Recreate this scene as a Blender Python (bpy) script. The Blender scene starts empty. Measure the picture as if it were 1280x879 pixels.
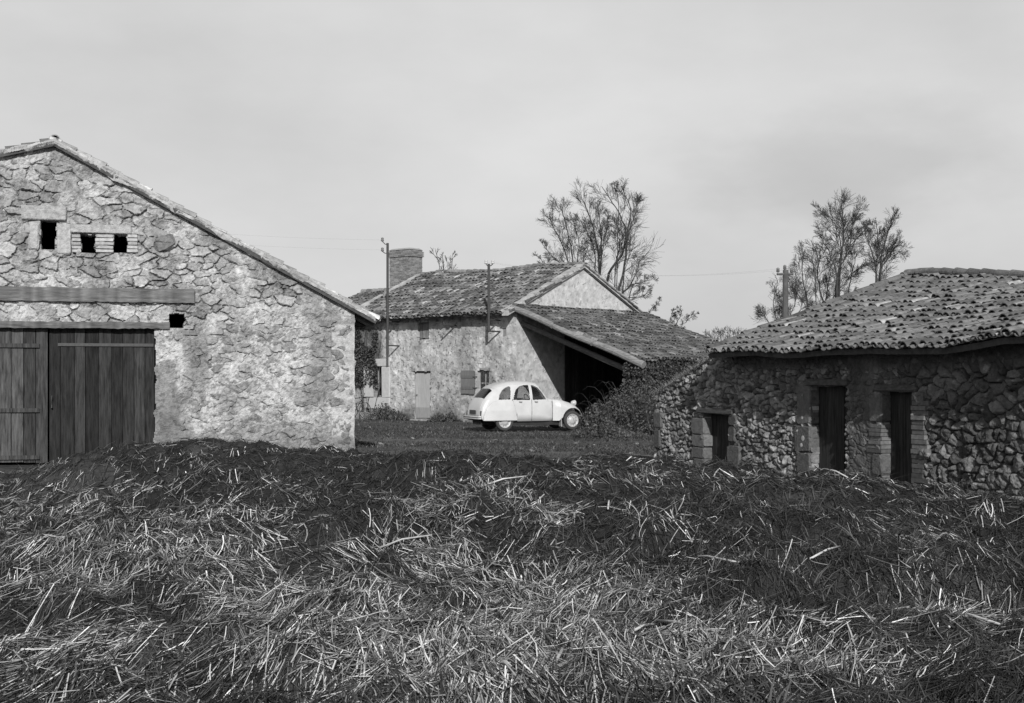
import bpy, math, random
import numpy as np
from mathutils import Vector, Matrix

# ------------------------------------------------------------------ basics
random.seed(7)
rng = np.random.default_rng(11)
scene = bpy.context.scene
COLL = scene.collection
R = math.radians
F, CX, YH, EYE = 1692.0, 640.0, 470.0, 1.75      # 50 mm lens on 35 mm film, eye height 1.75 m


def at(px, py, d):
    return np.array([(px - CX) / F * d, d, EYE - (py - YH) / F * d])


class Frame:
    """A vertical wall plane: u runs along it, z up, n points out of it."""
    def __init__(s, ox, oy, deg):
        s.o = np.array([ox, oy]); a = R(deg)
        s.t = np.array([math.cos(a), math.sin(a)]); s.n = np.array([s.t[1], -s.t[0]])

    def u(s, px):
        k = (px - CX) / F
        return (k * s.o[1] - s.o[0]) / (s.t[0] - k * s.t[1])

    def uz(s, px, py):
        u = s.u(px); d = s.o[1] + s.t[1] * u
        return u, EYE - (py - YH) / F * d

    def px(s, U, Z):
        X = s.o[0] + s.t[0] * U; D = s.o[1] + s.t[1] * U
        return CX + F * X / D, YH + F * (EYE - Z) / D

    def P(s, u, z, out=0.0):
        u, z, out = np.broadcast_arrays(np.asarray(u, float), np.asarray(z, float), np.asarray(out, float))
        return np.stack([s.o[0] + s.t[0] * u + s.n[0] * out, s.o[1] + s.t[1] * u + s.n[1] * out, z], -1)

    def shift(s, out):
        f = Frame(0, 0, 0); f.o = s.o + s.n * out; f.t = s.t; f.n = s.n
        return f


# ------------------------------------------------------------------ noise
def h2(i, j, s=0.0):
    v = np.sin(i * 127.1 + j * 311.7 + s * 74.7) * 43758.5453
    return v - np.floor(v)


def vn(x, y, s=0.0):
    i = np.floor(x); j = np.floor(y); fx = x - i; fy = y - j
    fx = fx * fx * (3 - 2 * fx); fy = fy * fy * (3 - 2 * fy)
    a = h2(i, j, s); b = h2(i + 1, j, s); c = h2(i, j + 1, s); d = h2(i + 1, j + 1, s)
    return a + (b - a) * fx + (c - a) * fy + (a - b - c + d) * fx * fy


def fbm(x, y, s=0.0, o=4):
    r = 0.0; amp = 0.5
    for k in range(o):
        r = r + amp * vn(x, y, s + k * 1.7)
        x = x * 2.03 + 11.3; y = y * 2.03 + 5.1; amp *= 0.5
    return r / (1 - 0.5 ** o)


def sst(a, b, x):
    t = np.clip((x - a) / (b - a), 0, 1)
    return t * t * (3 - 2 * t)


def inpoly(x, y, poly):
    r = np.zeros(np.shape(x), bool); n = len(poly)
    for i in range(n):
        x1, y1 = poly[i]; x2, y2 = poly[(i + 1) % n]
        if y1 == y2:
            continue
        c = (y1 > y) != (y2 > y)
        r ^= c & (x < (x2 - x1) * (y - y1) / (y2 - y1) + x1)
    return r


# ------------------------------------------------------------------ objects
def tag(o, label=None, cat=None, group=None, kind=None):
    if label: o['label'] = label
    if cat: o['category'] = cat
    if group: o['group'] = group
    if kind: o['kind'] = kind
    return o


def thing(name, label, cat, loc=(0, 0, 0), rz=0.0, group=None):
    o = bpy.data.objects.new(name, None); COLL.objects.link(o)
    o.empty_display_size = 0.3
    o.location = loc; o.rotation_euler = (0, 0, rz)
    return tag(o, label, cat, group)


def origin(o):
    v = np.zeros(3)
    while o is not None:
        v = v + np.array(o.location); o = o.parent
    return v


def obj(name, verts, faces, mat, parent=None, col=None, smooth=False, local=False, label=None):
    """faces: list of int arrays (n,k). World coordinates unless local."""
    V = np.asarray(verts, float).reshape(-1, 3).copy()
    if parent is not None and not local:
        V -= origin(parent)
    me = bpy.data.meshes.new(name)
    fl = [np.asarray(f, np.int64) for f in faces if len(f)]
    loops = np.concatenate([f.ravel() for f in fl])
    tot = np.concatenate([np.full(len(f), f.shape[1]) for f in fl])
    start = np.concatenate([[0], np.cumsum(tot)[:-1]])
    me.vertices.add(len(V)); me.vertices.foreach_set('co', V.ravel().astype(np.float32))
    me.loops.add(len(loops)); me.loops.foreach_set('vertex_index', loops.astype(np.int32))
    me.polygons.add(len(tot)); me.polygons.foreach_set('loop_start', start.astype(np.int32))
    me.polygons.foreach_set('use_smooth', np.full(len(tot), bool(smooth)))
    me.update(calc_edges=True)
    if col is not None:
        c = np.asarray(col, float).ravel()
        a = me.color_attributes.new('Col', 'FLOAT_COLOR', 'POINT')
        a.data.foreach_set('color', np.stack([c, c, c, np.ones_like(c)], -1).ravel().astype(np.float32))
    me.materials.append(mat)
    o = bpy.data.objects.new(name, me); COLL.objects.link(o)
    o.parent = parent
    if label: o['label'] = label
    return o


class MB:
    """Collects simple solids into one mesh."""
    def __init__(s): s.v = []; s.f4 = []; s.f3 = []; s.c = []; s.n = 0

    def add(s, V, quads=(), tris=(), col=0.5):
        V = np.asarray(V, float).reshape(-1, 3)
        s.v.append(V)
        if len(quads): s.f4.append(np.asarray(quads) + s.n)
        if len(tris): s.f3.append(np.asarray(tris) + s.n)
        c = np.asarray(col, float)
        s.c.append(np.full(len(V), c) if c.ndim == 0 else c)
        s.n += len(V)

    def hexa(s, P, col=0.5):      # 8 corners: bottom ring 0-3, top ring 4-7
        s.add(P, [(0, 3, 2, 1), (4, 5, 6, 7), (0, 1, 5, 4), (1, 2, 6, 5), (2, 3, 7, 6), (3, 0, 4, 7)], col=col)

    def box(s, c, size, col=0.5, rot=None):
        hx, hy, hz = [a / 2 for a in size]
        P = np.array([(-hx, -hy, -hz), (hx, -hy, -hz), (hx, hy, -hz), (-hx, hy, -hz),
                      (-hx, -hy, hz), (hx, -hy, hz), (hx, hy, hz), (-hx, hy, hz)])
        if rot is not None: P = P @ np.array(rot).T
        s.hexa(P + np.asarray(c), col)

    def wallbox(s, fr, u0, u1, z0, z1, o0, o1, col=0.5):
        P = [fr.P(u0, z0, o1), fr.P(u1, z0, o1), fr.P(u1, z0, o0), fr.P(u0, z0, o0),
             fr.P(u0, z1, o1), fr.P(u1, z1, o1), fr.P(u1, z1, o0), fr.P(u0, z1, o0)]
        s.hexa(np.array(P), col)

    def stone(s, fr, u0, u1, z0, z1, o0, o1, col=0.5, r=0.03, seed=0):
        """A chamfered, slightly irregular block set in a wall."""
        g = np.random.default_rng(seed)
        for_ring = []
        du, dz = u1 - u0, z1 - z0
        r = min(r, du * .3, dz * .3)
        def ring(i, o):
            pts = [(u0 + i + r, z0 + i), (u1 - i - r, z0 + i), (u1 - i, z0 + i + r), (u1 - i, z1 - i - r),
                   (u1 - i - r, z1 - i), (u0 + i + r, z1 - i), (u0 + i, z1 - i - r), (u0 + i, z0 + i + r)]
            return np.array([fr.P(a + g.normal(0, r * .28), b + g.normal(0, r * .28), o) for a, b in pts])
        V = np.concatenate([ring(0, o0), ring(0, o1 - r), ring(r * .6, o1)])
        q = []
        for k in range(2):
            for m in range(8):
                a = k * 8 + m; b = k * 8 + (m + 1) % 8
                q.append((a, b, b + 8, a + 8))
        s.add(V, q + [(16, 17, 18, 23), (23, 18, 19, 22), (22, 19, 20, 21)], col=col)

    def tube(s, path, radii, sides=6, col=0.5, cap=True):
        P = np.asarray(path, float); n = len(P)
        rad = np.broadcast_to(np.asarray(radii, float), (n,))
        T = np.gradient(P, axis=0); T /= np.linalg.norm(T, axis=1, keepdims=True) + 1e-9
        ref = np.array([0, 0, 1.0]) if abs(T[0][2]) < .9 else np.array([1.0, 0, 0])
        A = np.cross(T, ref); A /= np.linalg.norm(A, axis=1, keepdims=True) + 1e-9
        B = np.cross(T, A)
        th = np.arange(sides) / sides * 2 * math.pi
        V = P[:, None] + rad[:, None, None] * (A[:, None] * np.cos(th)[None, :, None] + B[:, None] * np.sin(th)[None, :, None])
        i = np.arange(n - 1)[:, None] * sides; m = np.arange(sides)[None]; m2 = (m + 1) % sides
        q = np.stack([i + m, i + m2, i + sides + m2, i + sides + m], -1).reshape(-1, 4)
        V = V.reshape(-1, 3); t = []
        if cap:
            V = np.concatenate([V, P[:1], P[-1:]]); k = n * sides
            t = [(k, (m_ + 1) % sides, m_) for m_ in range(sides)] + \
                [(k + 1, (n - 1) * sides + m_, (n - 1) * sides + (m_ + 1) % sides) for m_ in range(sides)]
        s.add(V, q, t, col)

    def lathe(s, prof, c, axis, sides=24, col=0.5):
        """prof: list of (radius, offset along axis)."""
        ax = np.asarray(axis, float); ax /= np.linalg.norm(ax)
        ref = np.array([0, 0, 1.0]) if abs(ax[2]) < .9 else np.array([1.0, 0, 0])
        A = np.cross(ax, ref); A /= np.linalg.norm(A); B = np.cross(ax, A)
        th = np.arange(sides) / sides * 2 * math.pi
        ringd = A[None] * np.cos(th)[:, None] + B[None] * np.sin(th)[:, None]
        V = np.concatenate([np.asarray(c) + ax * o + ringd * r for r, o in prof])
        q = []
        for k in range(len(prof) - 1):
            for m in range(sides):
                a = k * sides + m; b = k * sides + (m + 1) % sides
                q.append((a, b, b + sides, a + sides))
        s.add(V, q, col=col)

    def build(s, name, mat, parent=None, smooth=False, local=False, label=None):
        return obj(name, np.concatenate(s.v),
                   [np.concatenate(x) for x in (s.f4, s.f3) if x], mat, parent,
                   np.concatenate(s.c), smooth, local, label)


def solid_grid(Pf, Pb, mask, col=None):
    """Front sheet + back sheet + rim for the True cells of mask."""
    nu, nz = Pf.shape[:2]; N = nu * nz
    idx = np.arange(N).reshape(nu, nz)
    a, b, c, d = idx[:-1, :-1], idx[1:, :-1], idx[1:, 1:], idx[:-1, 1:]
    fr = np.stack([a, b, c, d], -1)[mask]
    bk = np.stack([a, d, c, b], -1)[mask] + N
    pm = np.pad(mask, 1)
    rim = []
    m = mask & ~pm[:-2, 1:-1]; rim.append(np.stack([a, d, d + N, a + N], -1)[m])
    m = mask & ~pm[2:, 1:-1]; rim.append(np.stack([c, b, b + N, c + N], -1)[m])
    m = mask & ~pm[1:-1, :-2]; rim.append(np.stack([b, a, a + N, b + N], -1)[m])
    m = mask & ~pm[1:-1, 2:]; rim.append(np.stack([d, c, c + N, d + N], -1)[m])
    Fq = np.concatenate([fr, bk] + rim)
    V = np.concatenate([Pf.reshape(-1, 3), Pb.reshape(-1, 3)])
    C = None if col is None else np.concatenate([col.ravel(), col.ravel()])
    used = np.unique(Fq); re = np.full(2 * N, -1); re[used] = np.arange(len(used))
    return V[used], re[Fq], (None if C is None else C[used])


# ------------------------------------------------------------------ materials (black and white place: all greys)
def mat(name, grey=1.0, attr=True, nscale=6.0, namp=0.25, rough=0.9, bump=0.3, bscale=40.0, bdist=0.01,
        stretch=(1, 1, 1), spec=0.2, metal=0.0):
    m = bpy.data.materials.new(name); m.use_nodes = True
    nt = m.node_tree; N = nt.nodes; L = nt.links
    bs = N['Principled BSDF']
    bs.inputs['Roughness'].default_value = rough
    bs.inputs['Specular IOR Level'].default_value = spec
    bs.inputs['Metallic'].default_value = metal
    tc = N.new('ShaderNodeTexCoord'); mp = N.new('ShaderNodeMapping')
    mp.inputs['Scale'].default_value = stretch
    L.new(tc.outputs['Object'], mp.inputs['Vector'])
    n1 = N.new('ShaderNodeTexNoise'); n1.inputs['Scale'].default_value = nscale
    n1.inputs['Detail'].default_value = 7; n1.inputs['Roughness'].default_value = 0.65
    L.new(mp.outputs[0], n1.inputs['Vector'])
    mr = N.new('ShaderNodeMapRange')
    mr.inputs['From Min'].default_value = 0.3; mr.inputs['From Max'].default_value = 0.7
    mr.inputs['To Min'].default_value = grey * (1 - namp); mr.inputs['To Max'].default_value = grey * (1 + namp)
    L.new(n1.outputs['Fac'], mr.inputs['Value'])
    val = mr.outputs[0]
    if attr:
        at_ = N.new('ShaderNodeAttribute'); at_.attribute_name = 'Col'
        mu = N.new('ShaderNodeMath'); mu.operation = 'MULTIPLY'
        L.new(at_.outputs['Fac'], mu.inputs[0]); L.new(val, mu.inputs[1]); val = mu.outputs[0]
    L.new(val, bs.inputs['Base Color'])
    if bump > 0:
        n2 = N.new('ShaderNodeTexNoise'); n2.inputs['Scale'].default_value = bscale
        n2.inputs['Detail'].default_value = 5
        L.new(mp.outputs[0], n2.inputs['Vector'])
        bp = N.new('ShaderNodeBump'); bp.inputs['Strength'].default_value = bump
        bp.inputs['Distance'].default_value = bdist
        L.new(n2.outputs['Fac'], bp.inputs['Height']); L.new(bp.outputs[0], bs.inputs['Normal'])
    return m


M = dict(
    stone=mat('rubble_stone', nscale=13, namp=.34, bump=.75, bscale=32, bdist=.03),
    plaster=mat('old_plaster', nscale=5, namp=.22, bump=.5, bscale=45, bdist=.02),
    brick=mat('old_brick', nscale=14, namp=.3, bump=.4, bscale=60),
    tile=mat('clay_tile', nscale=11, namp=.4, bump=.4, bscale=50, rough=.95),
    wood=mat('weathered_wood', nscale=3.5, namp=.75, bump=.5, bscale=30, stretch=(7, 7, .7)),
    beam=mat('beam_wood', nscale=3, namp=.5, bump=.6, bscale=12, stretch=(.5, 3, 9)),
    iron=mat('dark_iron', nscale=20, namp=.3, bump=.1, rough=.6, spec=.4),
    paint=mat('car_paint', nscale=2.2, namp=.1, bump=0, rough=.35, spec=.5),
    rubber=mat('rubber', nscale=30, namp=.2, bump=.2, rough=.85),
    dark=mat('dark_inside', nscale=4, namp=.3, bump=.2),
    bark=mat('bark', grey=.55, nscale=6, namp=.3, bump=0),
    leaf=mat('leaf', nscale=3, namp=.4, bump=0, rough=.55, spec=.35),
    straw=mat('straw', nscale=18, namp=.3, bump=0, rough=.6, spec=.3),
    dung=mat('dung', nscale=14, namp=.5, bump=.8, bscale=30, bdist=.03),
    grass=mat('grass_blade', nscale=5, namp=.3, bump=0, rough=.8),
    lime=mat('limewash', nscale=8, namp=.12, bump=.3, bscale=50),
    painted=mat('painted_wood', nscale=4, namp=.15, bump=.15, bscale=20, stretch=(4, 4, .7)),
    porcelain=mat('porcelain', nscale=5, namp=.05, bump=0, rough=.3, spec=.5),
)


def glass_mat():
    m = bpy.data.materials.new('car_glass'); m.use_nodes = True
    N = m.node_tree.nodes; L = m.node_tree.links; N.remove(N['Principled BSDF'])
    t = N.new('ShaderNodeBsdfTransparent'); t.inputs[0].default_value = (.85, .85, .85, 1)
    g = N.new('ShaderNodeBsdfGlossy'); g.inputs['Roughness'].default_value = .05
    fz = N.new('ShaderNodeFresnel'); fz.inputs[0].default_value = 1.45
    mx = N.new('ShaderNodeMixShader')
    L.new(fz.outputs[0], mx.inputs[0]); L.new(t.outputs[0], mx.inputs[1]); L.new(g.outputs[0], mx.inputs[2])
    L.new(mx.outputs[0], N['Material Output'].inputs[0])
    return m


M['glass'] = glass_mat()


# ------------------------------------------------------------------ masonry
def voro(U, Z, cw, ch, seed, drop=.22, p=2.6, jit=.85, wt=.22):
    iu = np.floor(U / cw); iz = np.floor(Z / ch)
    F1 = np.full(U.shape, 9.0); F2 = np.full(U.shape, 9.0)
    I = np.zeros(U.shape); J = np.zeros(U.shape); SX = np.zeros(U.shape); SZ = np.zeros(U.shape)
    for dj in range(-2, 3):
        for di in range(-2, 3):
            ci = iu + di; cj = iz + dj
            sx = (ci + .5 + .5 * np.mod(cj, 2) + (h2(ci, cj, seed) - .5) * jit) * cw
            sz = (cj + .5 + (h2(ci, cj, seed + 3) - .5) * jit) * ch
            w = h2(ci, cj, seed + 5) * wt
            dd = (np.abs((U - sx) / cw) ** p + np.abs((Z - sz) / ch) ** p) ** (1 / p) - w
            dd = np.where(h2(ci, cj, seed + 9) < drop, 9.0, dd)
            n1 = dd < F1
            F2 = np.where(n1, F1, np.minimum(F2, dd))
            F1 = np.where(n1, dd, F1)
            I = np.where(n1, ci, I); J = np.where(n1, cj, J)
            SX = np.where(n1, sx, SX); SZ = np.where(n1, sz, SZ)
    return F2 - F1, I, J, SX, SZ


def stone_relief(U, Z, level, seed, cw, ch, depth, lo, hi, mortar, drop=.22, p=2.6, warp=.25, edge=.16, tiltk=.3, dome=0.0, fine=.028, rgh=.03):
    wu = U + (fbm(U * 3 / cw * .3, Z * 3 / ch * .3, seed + 20, 3) - .5) * warp * cw * 2
    wz = Z + (fbm(U * 3 / cw * .3, Z * 3 / ch * .3, seed + 30, 3) - .5) * warp * ch * 2
    e, I, J, SX, SZ = voro(wu, wz, cw, ch, seed, drop, p)
    r1, r2, r3, r4 = [h2(I, J, seed + k) for k in (40, 41, 42, 43)]
    h = sst(.0, edge, e + (vn(U * 30, Z * 30, seed) - .5) * .05)
    if dome: h = h * (1 - dome * np.clip(1 - e / .75, 0, 1) ** 2)
    tilt = np.clip(((wu - SX) * (r3 - .5) + (wz - SZ) * (r4 - .5)) * tiltk, -.03, .03)
    st = -depth + depth * h * (.6 + .4 * r1) + (tilt + (fbm(U * 14, Z * 14, seed + 2, 4) - .5) * rgh) * h
    lv = level + (fbm(U * 7, Z * 7, seed + 4, 4) - .5) * fine + (fbm(U * 24, Z * 24, seed + 14, 3) - .5) * fine * .9
    iss = st >= lv
    out = np.maximum(st, lv)
    cs = (lo + (hi - lo) * r2) * (.75 + .5 * fbm(U * 9, Z * 9, seed + 6, 4))
    cm = mortar * (.7 + .6 * fbm(U * 4, Z * 4, seed + 8, 5))
    return out, np.where(iss, cs, cm)


def masonry(name, fr, u0, u1, z0, top, res, thick, relief, openings, m, parent, seed=0, ragged=0.0, label=None, edge_rag=0.0):
    """Wall solid with real openings. top: function of u. openings: (u0,u1,z0,z1)."""
    us = np.arange(u0, u1 + res * .5, res); zmax = float(np.max(top(us)))
    zs = np.arange(z0, zmax + res, res)
    U, Z = np.meshgrid(us, zs, indexing='ij')
    out, col = relief(U, Z)
    uc = (us[:-1] + us[1:]) / 2; zc = (zs[:-1] + zs[1:]) / 2
    UC, ZC = np.meshgrid(uc, zc, indexing='ij')
    mask = ZC < top(UC)
    jag = (vn(UC * 9, ZC * 9, seed + 77) - .5) * ragged
    if edge_rag: mask &= UC < u1 - edge_rag * fbm(ZC * 2.1, ZC * 0 + 2, seed + 5, 5) ** 1.3
    for (a, b, c, d) in openings:
        mask &= ~((UC > a + jag) & (UC < b + jag) & (ZC > c) & (ZC < d + jag))
    Pf = fr.P(U, Z, out); Pb = fr.P(U, Z, np.full_like(U, -thick))
    V, q, C = solid_grid(Pf, Pb, mask, col)
    return obj(name, V, [q], m, parent, C, False, label=label)


# ------------------------------------------------------------------ canal tile roofs
def tile_roof(name, eave, ridge, L, m, parent, seed=1, cw=.21, row=.33, lo=.08, hi=.22, jit=1.0, rad=.1, wave=.03, light=.1, deck=True, a0=0.0):
    g = np.random.default_rng(seed)
    mb = MB()
    Ls = float(np.linalg.norm(ridge(np.array([L / 2]))[0] - eave(np.array([L / 2]))[0]))
    nc = int(L / cw); nr = int(Ls / row)

    def frame(a, b):
        E = eave(a); Rg = ridge(a); S = Rg - E; ln = np.linalg.norm(S, axis=1, keepdims=True); S = S / ln
        A = (eave(a + .05) - eave(a - .05)) + (ridge(a + .05) - ridge(a - .05)); A /= np.linalg.norm(A, axis=1, keepdims=True)
        Nn = np.cross(A, S); Nn *= np.sign(Nn[:, 2:3]); Nn /= np.linalg.norm(Nn, axis=1, keepdims=True)
        P = E + (Rg - E) * b[:, None]
        P = P + Nn * ((fbm(a * .8, b * Ls * .8, seed, 3) - .5) * wave * 2)[:, None]
        return P, A, S, Nn

    ii, jj = np.meshgrid(np.arange(nc + 1), np.arange(nr + 1), indexing='ij')
    ii = ii.ravel().astype(float); jj = jj.ravel().astype(float); n = len(ii); ii0 = ii
    for cover in (False, True):
        if not cover: ii = np.where((ii < 1) | (ii > nc - .5), np.clip(np.floor(nc * .5), 1, None), ii)
        else: ii = ii0
        a = np.clip((ii + (.5 if cover else 0)) * cw, 0, L) + g.normal(0, .013 * jit, n)
        b0 = np.clip((jj * row + g.normal(0, .025 * jit, n) - (.03 if cover else .08)) / Ls, -.03, 1)
        P, A, S, Nn = frame(a, b0)
        ang = g.normal(0, .05 * jit, n)[:, None]
        S2 = S * np.cos(ang) + A * np.sin(ang); A2 = A * np.cos(ang) - S * np.sin(ang)
        ln = np.minimum(.44, (1.01 - b0) * Ls + .05)[:, None, None]
        lift = g.normal(0, .006 * jit, n)[:, None, None]
        th = np.linspace(0, math.pi, 8)[None, :, None]
        rr = rad * (1 + g.normal(0, .05, n))[:, None, None]
        def ring(rs, s, up):
            if cover:
                return P[:, None] + A2[:, None] * np.cos(th) * rr * rs + Nn[:, None] * (np.sin(th) * rr * rs * .95 + up + lift) + S2[:, None] * s
            return P[:, None] + A2[:, None] * np.cos(th) * rr * rs + Nn[:, None] * (-np.sin(th) * rr * rs * .6 + up + lift) + S2[:, None] * s
        if cover:
            rings = [ring(.84, 0, .045), ring(1.02, 0, .045), ring(.8, ln, .02)]
        else:
            rings = [ring(.8, 0, .085), ring(.95, 0, .085), ring(1.0, ln, .055)]
        V = np.stack(rings, 1)                                    # n,3,8,3
        base = (np.arange(n) * 24)[:, None, None]
        k = np.arange(2)[None, :, None] * 8; mm = np.arange(7)[None, None]
        q = np.stack([base + k + mm, base + k + mm + 1, base + k + 8 + mm + 1, base + k + 8 + mm], -1).reshape(-1, 4)
        c = lo + (hi - lo) * g.random(n) ** 1.4
        c = np.where(g.random(n) < light, c * 1.8, c)
        c = c * (.75 + .5 * fbm(a * .9, b0 * Ls * .9, seed + 5, 3)) * (1 if cover else .8)
        mb.add(V.reshape(-1, 3), q, col=np.repeat(c, 24))
    if deck:
        aa = np.linspace(0, L, 24); z = np.zeros(24); o = np.ones(24)
        P0, A, S, Nn = frame(aa, z); P1, _, _, _ = frame(aa, o)
        up0, up1 = P0 + Nn * .012, P1 + Nn * .012
        dn0, dn1 = P0 - Nn * .07, P1 - Nn * .07
        V = np.stack([up0, up1, dn1, dn0], 1).reshape(-1, 3)
        q = []
        for i in range(23):
            for k in range(4):
                q.append((i * 4 + k, (i + 1) * 4 + k, (i + 1) * 4 + (k + 1) % 4, i * 4 + (k + 1) % 4))
        q += [(0, 1, 2, 3), (92, 95, 94, 93)]
        mb.add(V, q, col=.07)
    return mb, frame, Ls


def ridge_tiles(mb, path_fn, L, seed, rad=.12, lo=.1, hi=.25, step=.36, up=.06):
    g = np.random.default_rng(seed)
    s = 0.0
    while s < L:
        P0 = path_fn(s) + np.array([0, 0, up * .2 + g.normal(0, .012)]); P1 = path_fn(min(s + step * 1.15, L + .1)) + np.array([0, 0, up * .2 - .01])
        T = P1 - P0; T /= np.linalg.norm(T); A = np.cross(T, [0, 0, 1.0]); A /= np.linalg.norm(A); B = np.cross(A, T)
        th = np.linspace(-.25, math.pi + .25, 9)
        V = []
        for P, r in ((P0, rad * .82), (P0, rad), (P1, rad * .85)):
            V.append(P[None] + A[None] * (np.cos(th) * r)[:, None] + B[None] * (np.sin(th) * r)[:, None])
        q = [(k * 9 + m_, k * 9 + m_ + 1, (k + 1) * 9 + m_ + 1, (k + 1) * 9 + m_) for k in range(2) for m_ in range(8)]
        mb.add(np.concatenate(V), q, col=lo + (hi - lo) * g.random())
        s += step


def plank_door(fr, u0, u1, z0, z1, out, n, lo, hi, seed, thick=.045, slant=0.0, gap=.003, oj=.007):
    g = np.random.default_rng(seed); mb = MB()
    w = g.uniform(.8, 1.2, n); w = w / w.sum() * (u1 - u0); x = u0
    for k in range(n):
        mb.wallbox(fr, x + gap, x + w[k] - gap, z0 + g.uniform(0, .03), z1 - g.uniform(0, .012) - slant * k, out - thick, out + g.uniform(-oj, oj),
                   col=lo + (hi - lo) * g.random())
        x += w[k]
    mb.wallbox(fr, u0, u1, z0 + .03, z1 - .03, out - thick - .03, out - thick - .002, col=lo * .6)
    return mb

def seg(xs, ys):
    return lambda u: np.interp(u, xs, ys)


def px_open(fr, x0, x1, y0, y1):
    xm = (x0 + x1) / 2
    return fr.u(x0), fr.u(x1), fr.uz(xm, y1)[1], fr.uz(xm, y0)[1]


def px_stone(mb, fr, x0, x1, y0, y1, o0, o1, col, seed, r=.03):
    a, b, c, d = px_open(fr, x0, x1, y0, y1)
    mb.stone(fr, a, b, c, d, o0, o1, col, r, seed)


# =================================================================== LEFT BARN
fb = Frame(-8.3, 27.0, 16)
barn = thing('stone_barn', 'large rubble stone barn with patchy plaster gable and wide dark plank doors', 'barn', tuple(fb.P(1, 0)))
RU, RZ, SL = -.78, 6.36, .534
top_b = lambda u: np.where(u > RU, RZ - .04 - SL * (u - RU), RZ - .04 + .27 * (u - RU))
CU = 5.23
opA = px_open(fb, 50, 70, 275, 312); opB = px_open(fb, 101, 119, 292, 316); opC = px_open(fb, 142.5, 159, 292, 316)
opD = (fb.u(-60), fb.u(194), -.1, fb.uz(120, 406)[1])
opH = px_open(fb, 212, 231, 391, 410)


def rel_barn(U, Z):
    px, py = fb.px(U, Z)
    nz = fbm(U * .9, Z * .9, 3, 4)
    pl = sst(385, 480, py + (nz - .5) * 170 + 55 * sst(330, 450, px))       # rendered towards the foot and the corner
    pl = np.maximum(pl, .9 * sst(.3, .1, top_b(U) - Z + (nz - .5) * .3))
    pl = np.maximum(pl, .95 * sst(190, 215, px) * sst(350, 320, px) * sst(395, 425, py) * sst(490, 470, py) * sst(.35, .5, nz))
    level = -.062 + .042 * pl + .05 * (fbm(U * 4.5, Z * 4.5, 29, 3) - .55) * (1 - pl) + .06 * (fbm(U * 1.25, Z * 1.25, 19, 3) - .45) * pl
    level = level + .05 * sst(.5, .8, fbm(U * 1.7, Z * 1.7, 9, 3)) * (1 - pl)
    out, col = stone_relief(U, Z, level, 5, .25, .14, .115, .26, .45, .43, drop=.34, p=2.4, warp=.42, edge=.13, tiltk=.9, fine=.05, rgh=.05)
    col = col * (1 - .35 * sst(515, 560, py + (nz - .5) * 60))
    pt = sst(228, 218, px + (nz - .5) * 40) * sst(452, 462, py + (nz - .5) * 50) * sst(0, .2, 1 - sst(535, 560, py))      # later cement patch beside the door
    out = out * (1 - .7 * pt); col = col * (1 - pt) + pt * .27 * (.7 + .6 * fbm(U * 6, Z * 6, 48, 4))
    col = col * (1 - .3 * sst(.52, .72, fbm(U * 1.6, Z * .5, 49, 4)))
    col = col * (.72 + .5 * fbm(U * 2.2, Z * 2.2, 44, 5)) * np.where(fbm(U * 16, Z * 16, 45, 2) < .3, .7, 1)
    col = np.where((pl > .55) & (col < .36), col * .86, col)
    col = np.where(out < -.066, col * .6, col)                               # earth and moss in the open joints
    return out, col


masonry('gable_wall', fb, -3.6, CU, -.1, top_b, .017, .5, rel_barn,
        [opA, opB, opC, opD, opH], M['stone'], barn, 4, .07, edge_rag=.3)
fbs = Frame(*(fb.P(CU - .015, 0)[:2]), 106)
masonry('side_wall', fbs, .02, 11, -.1, lambda u: 3.12 + 0 * u, .05, .5,
        lambda U, Z: stone_relief(U, Z, np.full(U.shape, -.02), 6, .34, .22, .06, .2, .4, .42), [], M['stone'], barn)
mb = MB()
mb.wallbox(fb, -3.6, CU - .55, -.1, 3.0, -8.6, -8.2, .12)
mb.hexa(np.array([fb.P(-3.6, 3.0, -8.2), fb.P(CU - .55, 3.0, -8.2), fb.P(CU - .55, 3.0, -8.6), fb.P(-3.6, 3.0, -8.6), fb.P(RU - .05, 6.3, -8.2), fb.P(RU + .05, 6.3, -8.2), fb.P(RU + .05, 6.3, -8.6), fb.P(RU - .05, 6.3, -8.6)]), .12)
mb.hexa(np.array([fb.P(-3.6, 3.0, -8.25), fb.P(RU, 6.2, -8.25), fb.P(RU, 6.2, -8.5), fb.P(-3.6, 3.0, -8.5), fb.P(-3.6, 5.5, -8.25), fb.P(RU, 6.3, -8.25), fb.P(RU, 6.3, -8.5), fb.P(-3.6, 5.5, -8.5)]), .12)
mb.wallbox(fb, -4.0, -3.62, -.1, 5.4, -8.6, -.1, .12)
mb.wallbox(fb, -3.6, CU - .6, 3.55, 3.7, -8.1, -.6, .1)
mb.build('back_wall', M['stone'], barn)

E = lambda a: fb.P(5.66 + 0 * a, RZ - SL * (5.66 - RU) + 0 * a, .1 - a)
Q = lambda a: fb.P(RU + 0 * a, RZ + 0 * a, .1 - a)
mb, fr_, _ = tile_roof('roof', E, Q, 9, M['tile'], barn, 3, lo=.2, hi=.42)
E2 = lambda a: fb.P(-4.2 + 0 * a, RZ + .27 * (-4.2 - RU) + 0 * a, .1 - a)
mb2, _, _ = tile_roof('roof', E2, Q, 9, M['tile'], barn, 4, lo=.12, hi=.3)
for x in mb2.f4: mb.f4.append(x + mb.n)
mb.v += mb2.v; mb.c += mb2.c; mb.n += mb2.n
ridge_tiles(mb, lambda s: Q(np.array([s + .05]))[0] + np.array([0, 0, .03]), 8.8, 2, lo=.2, hi=.4)
roof = mb.build('roof', M['tile'], barn)
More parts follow.
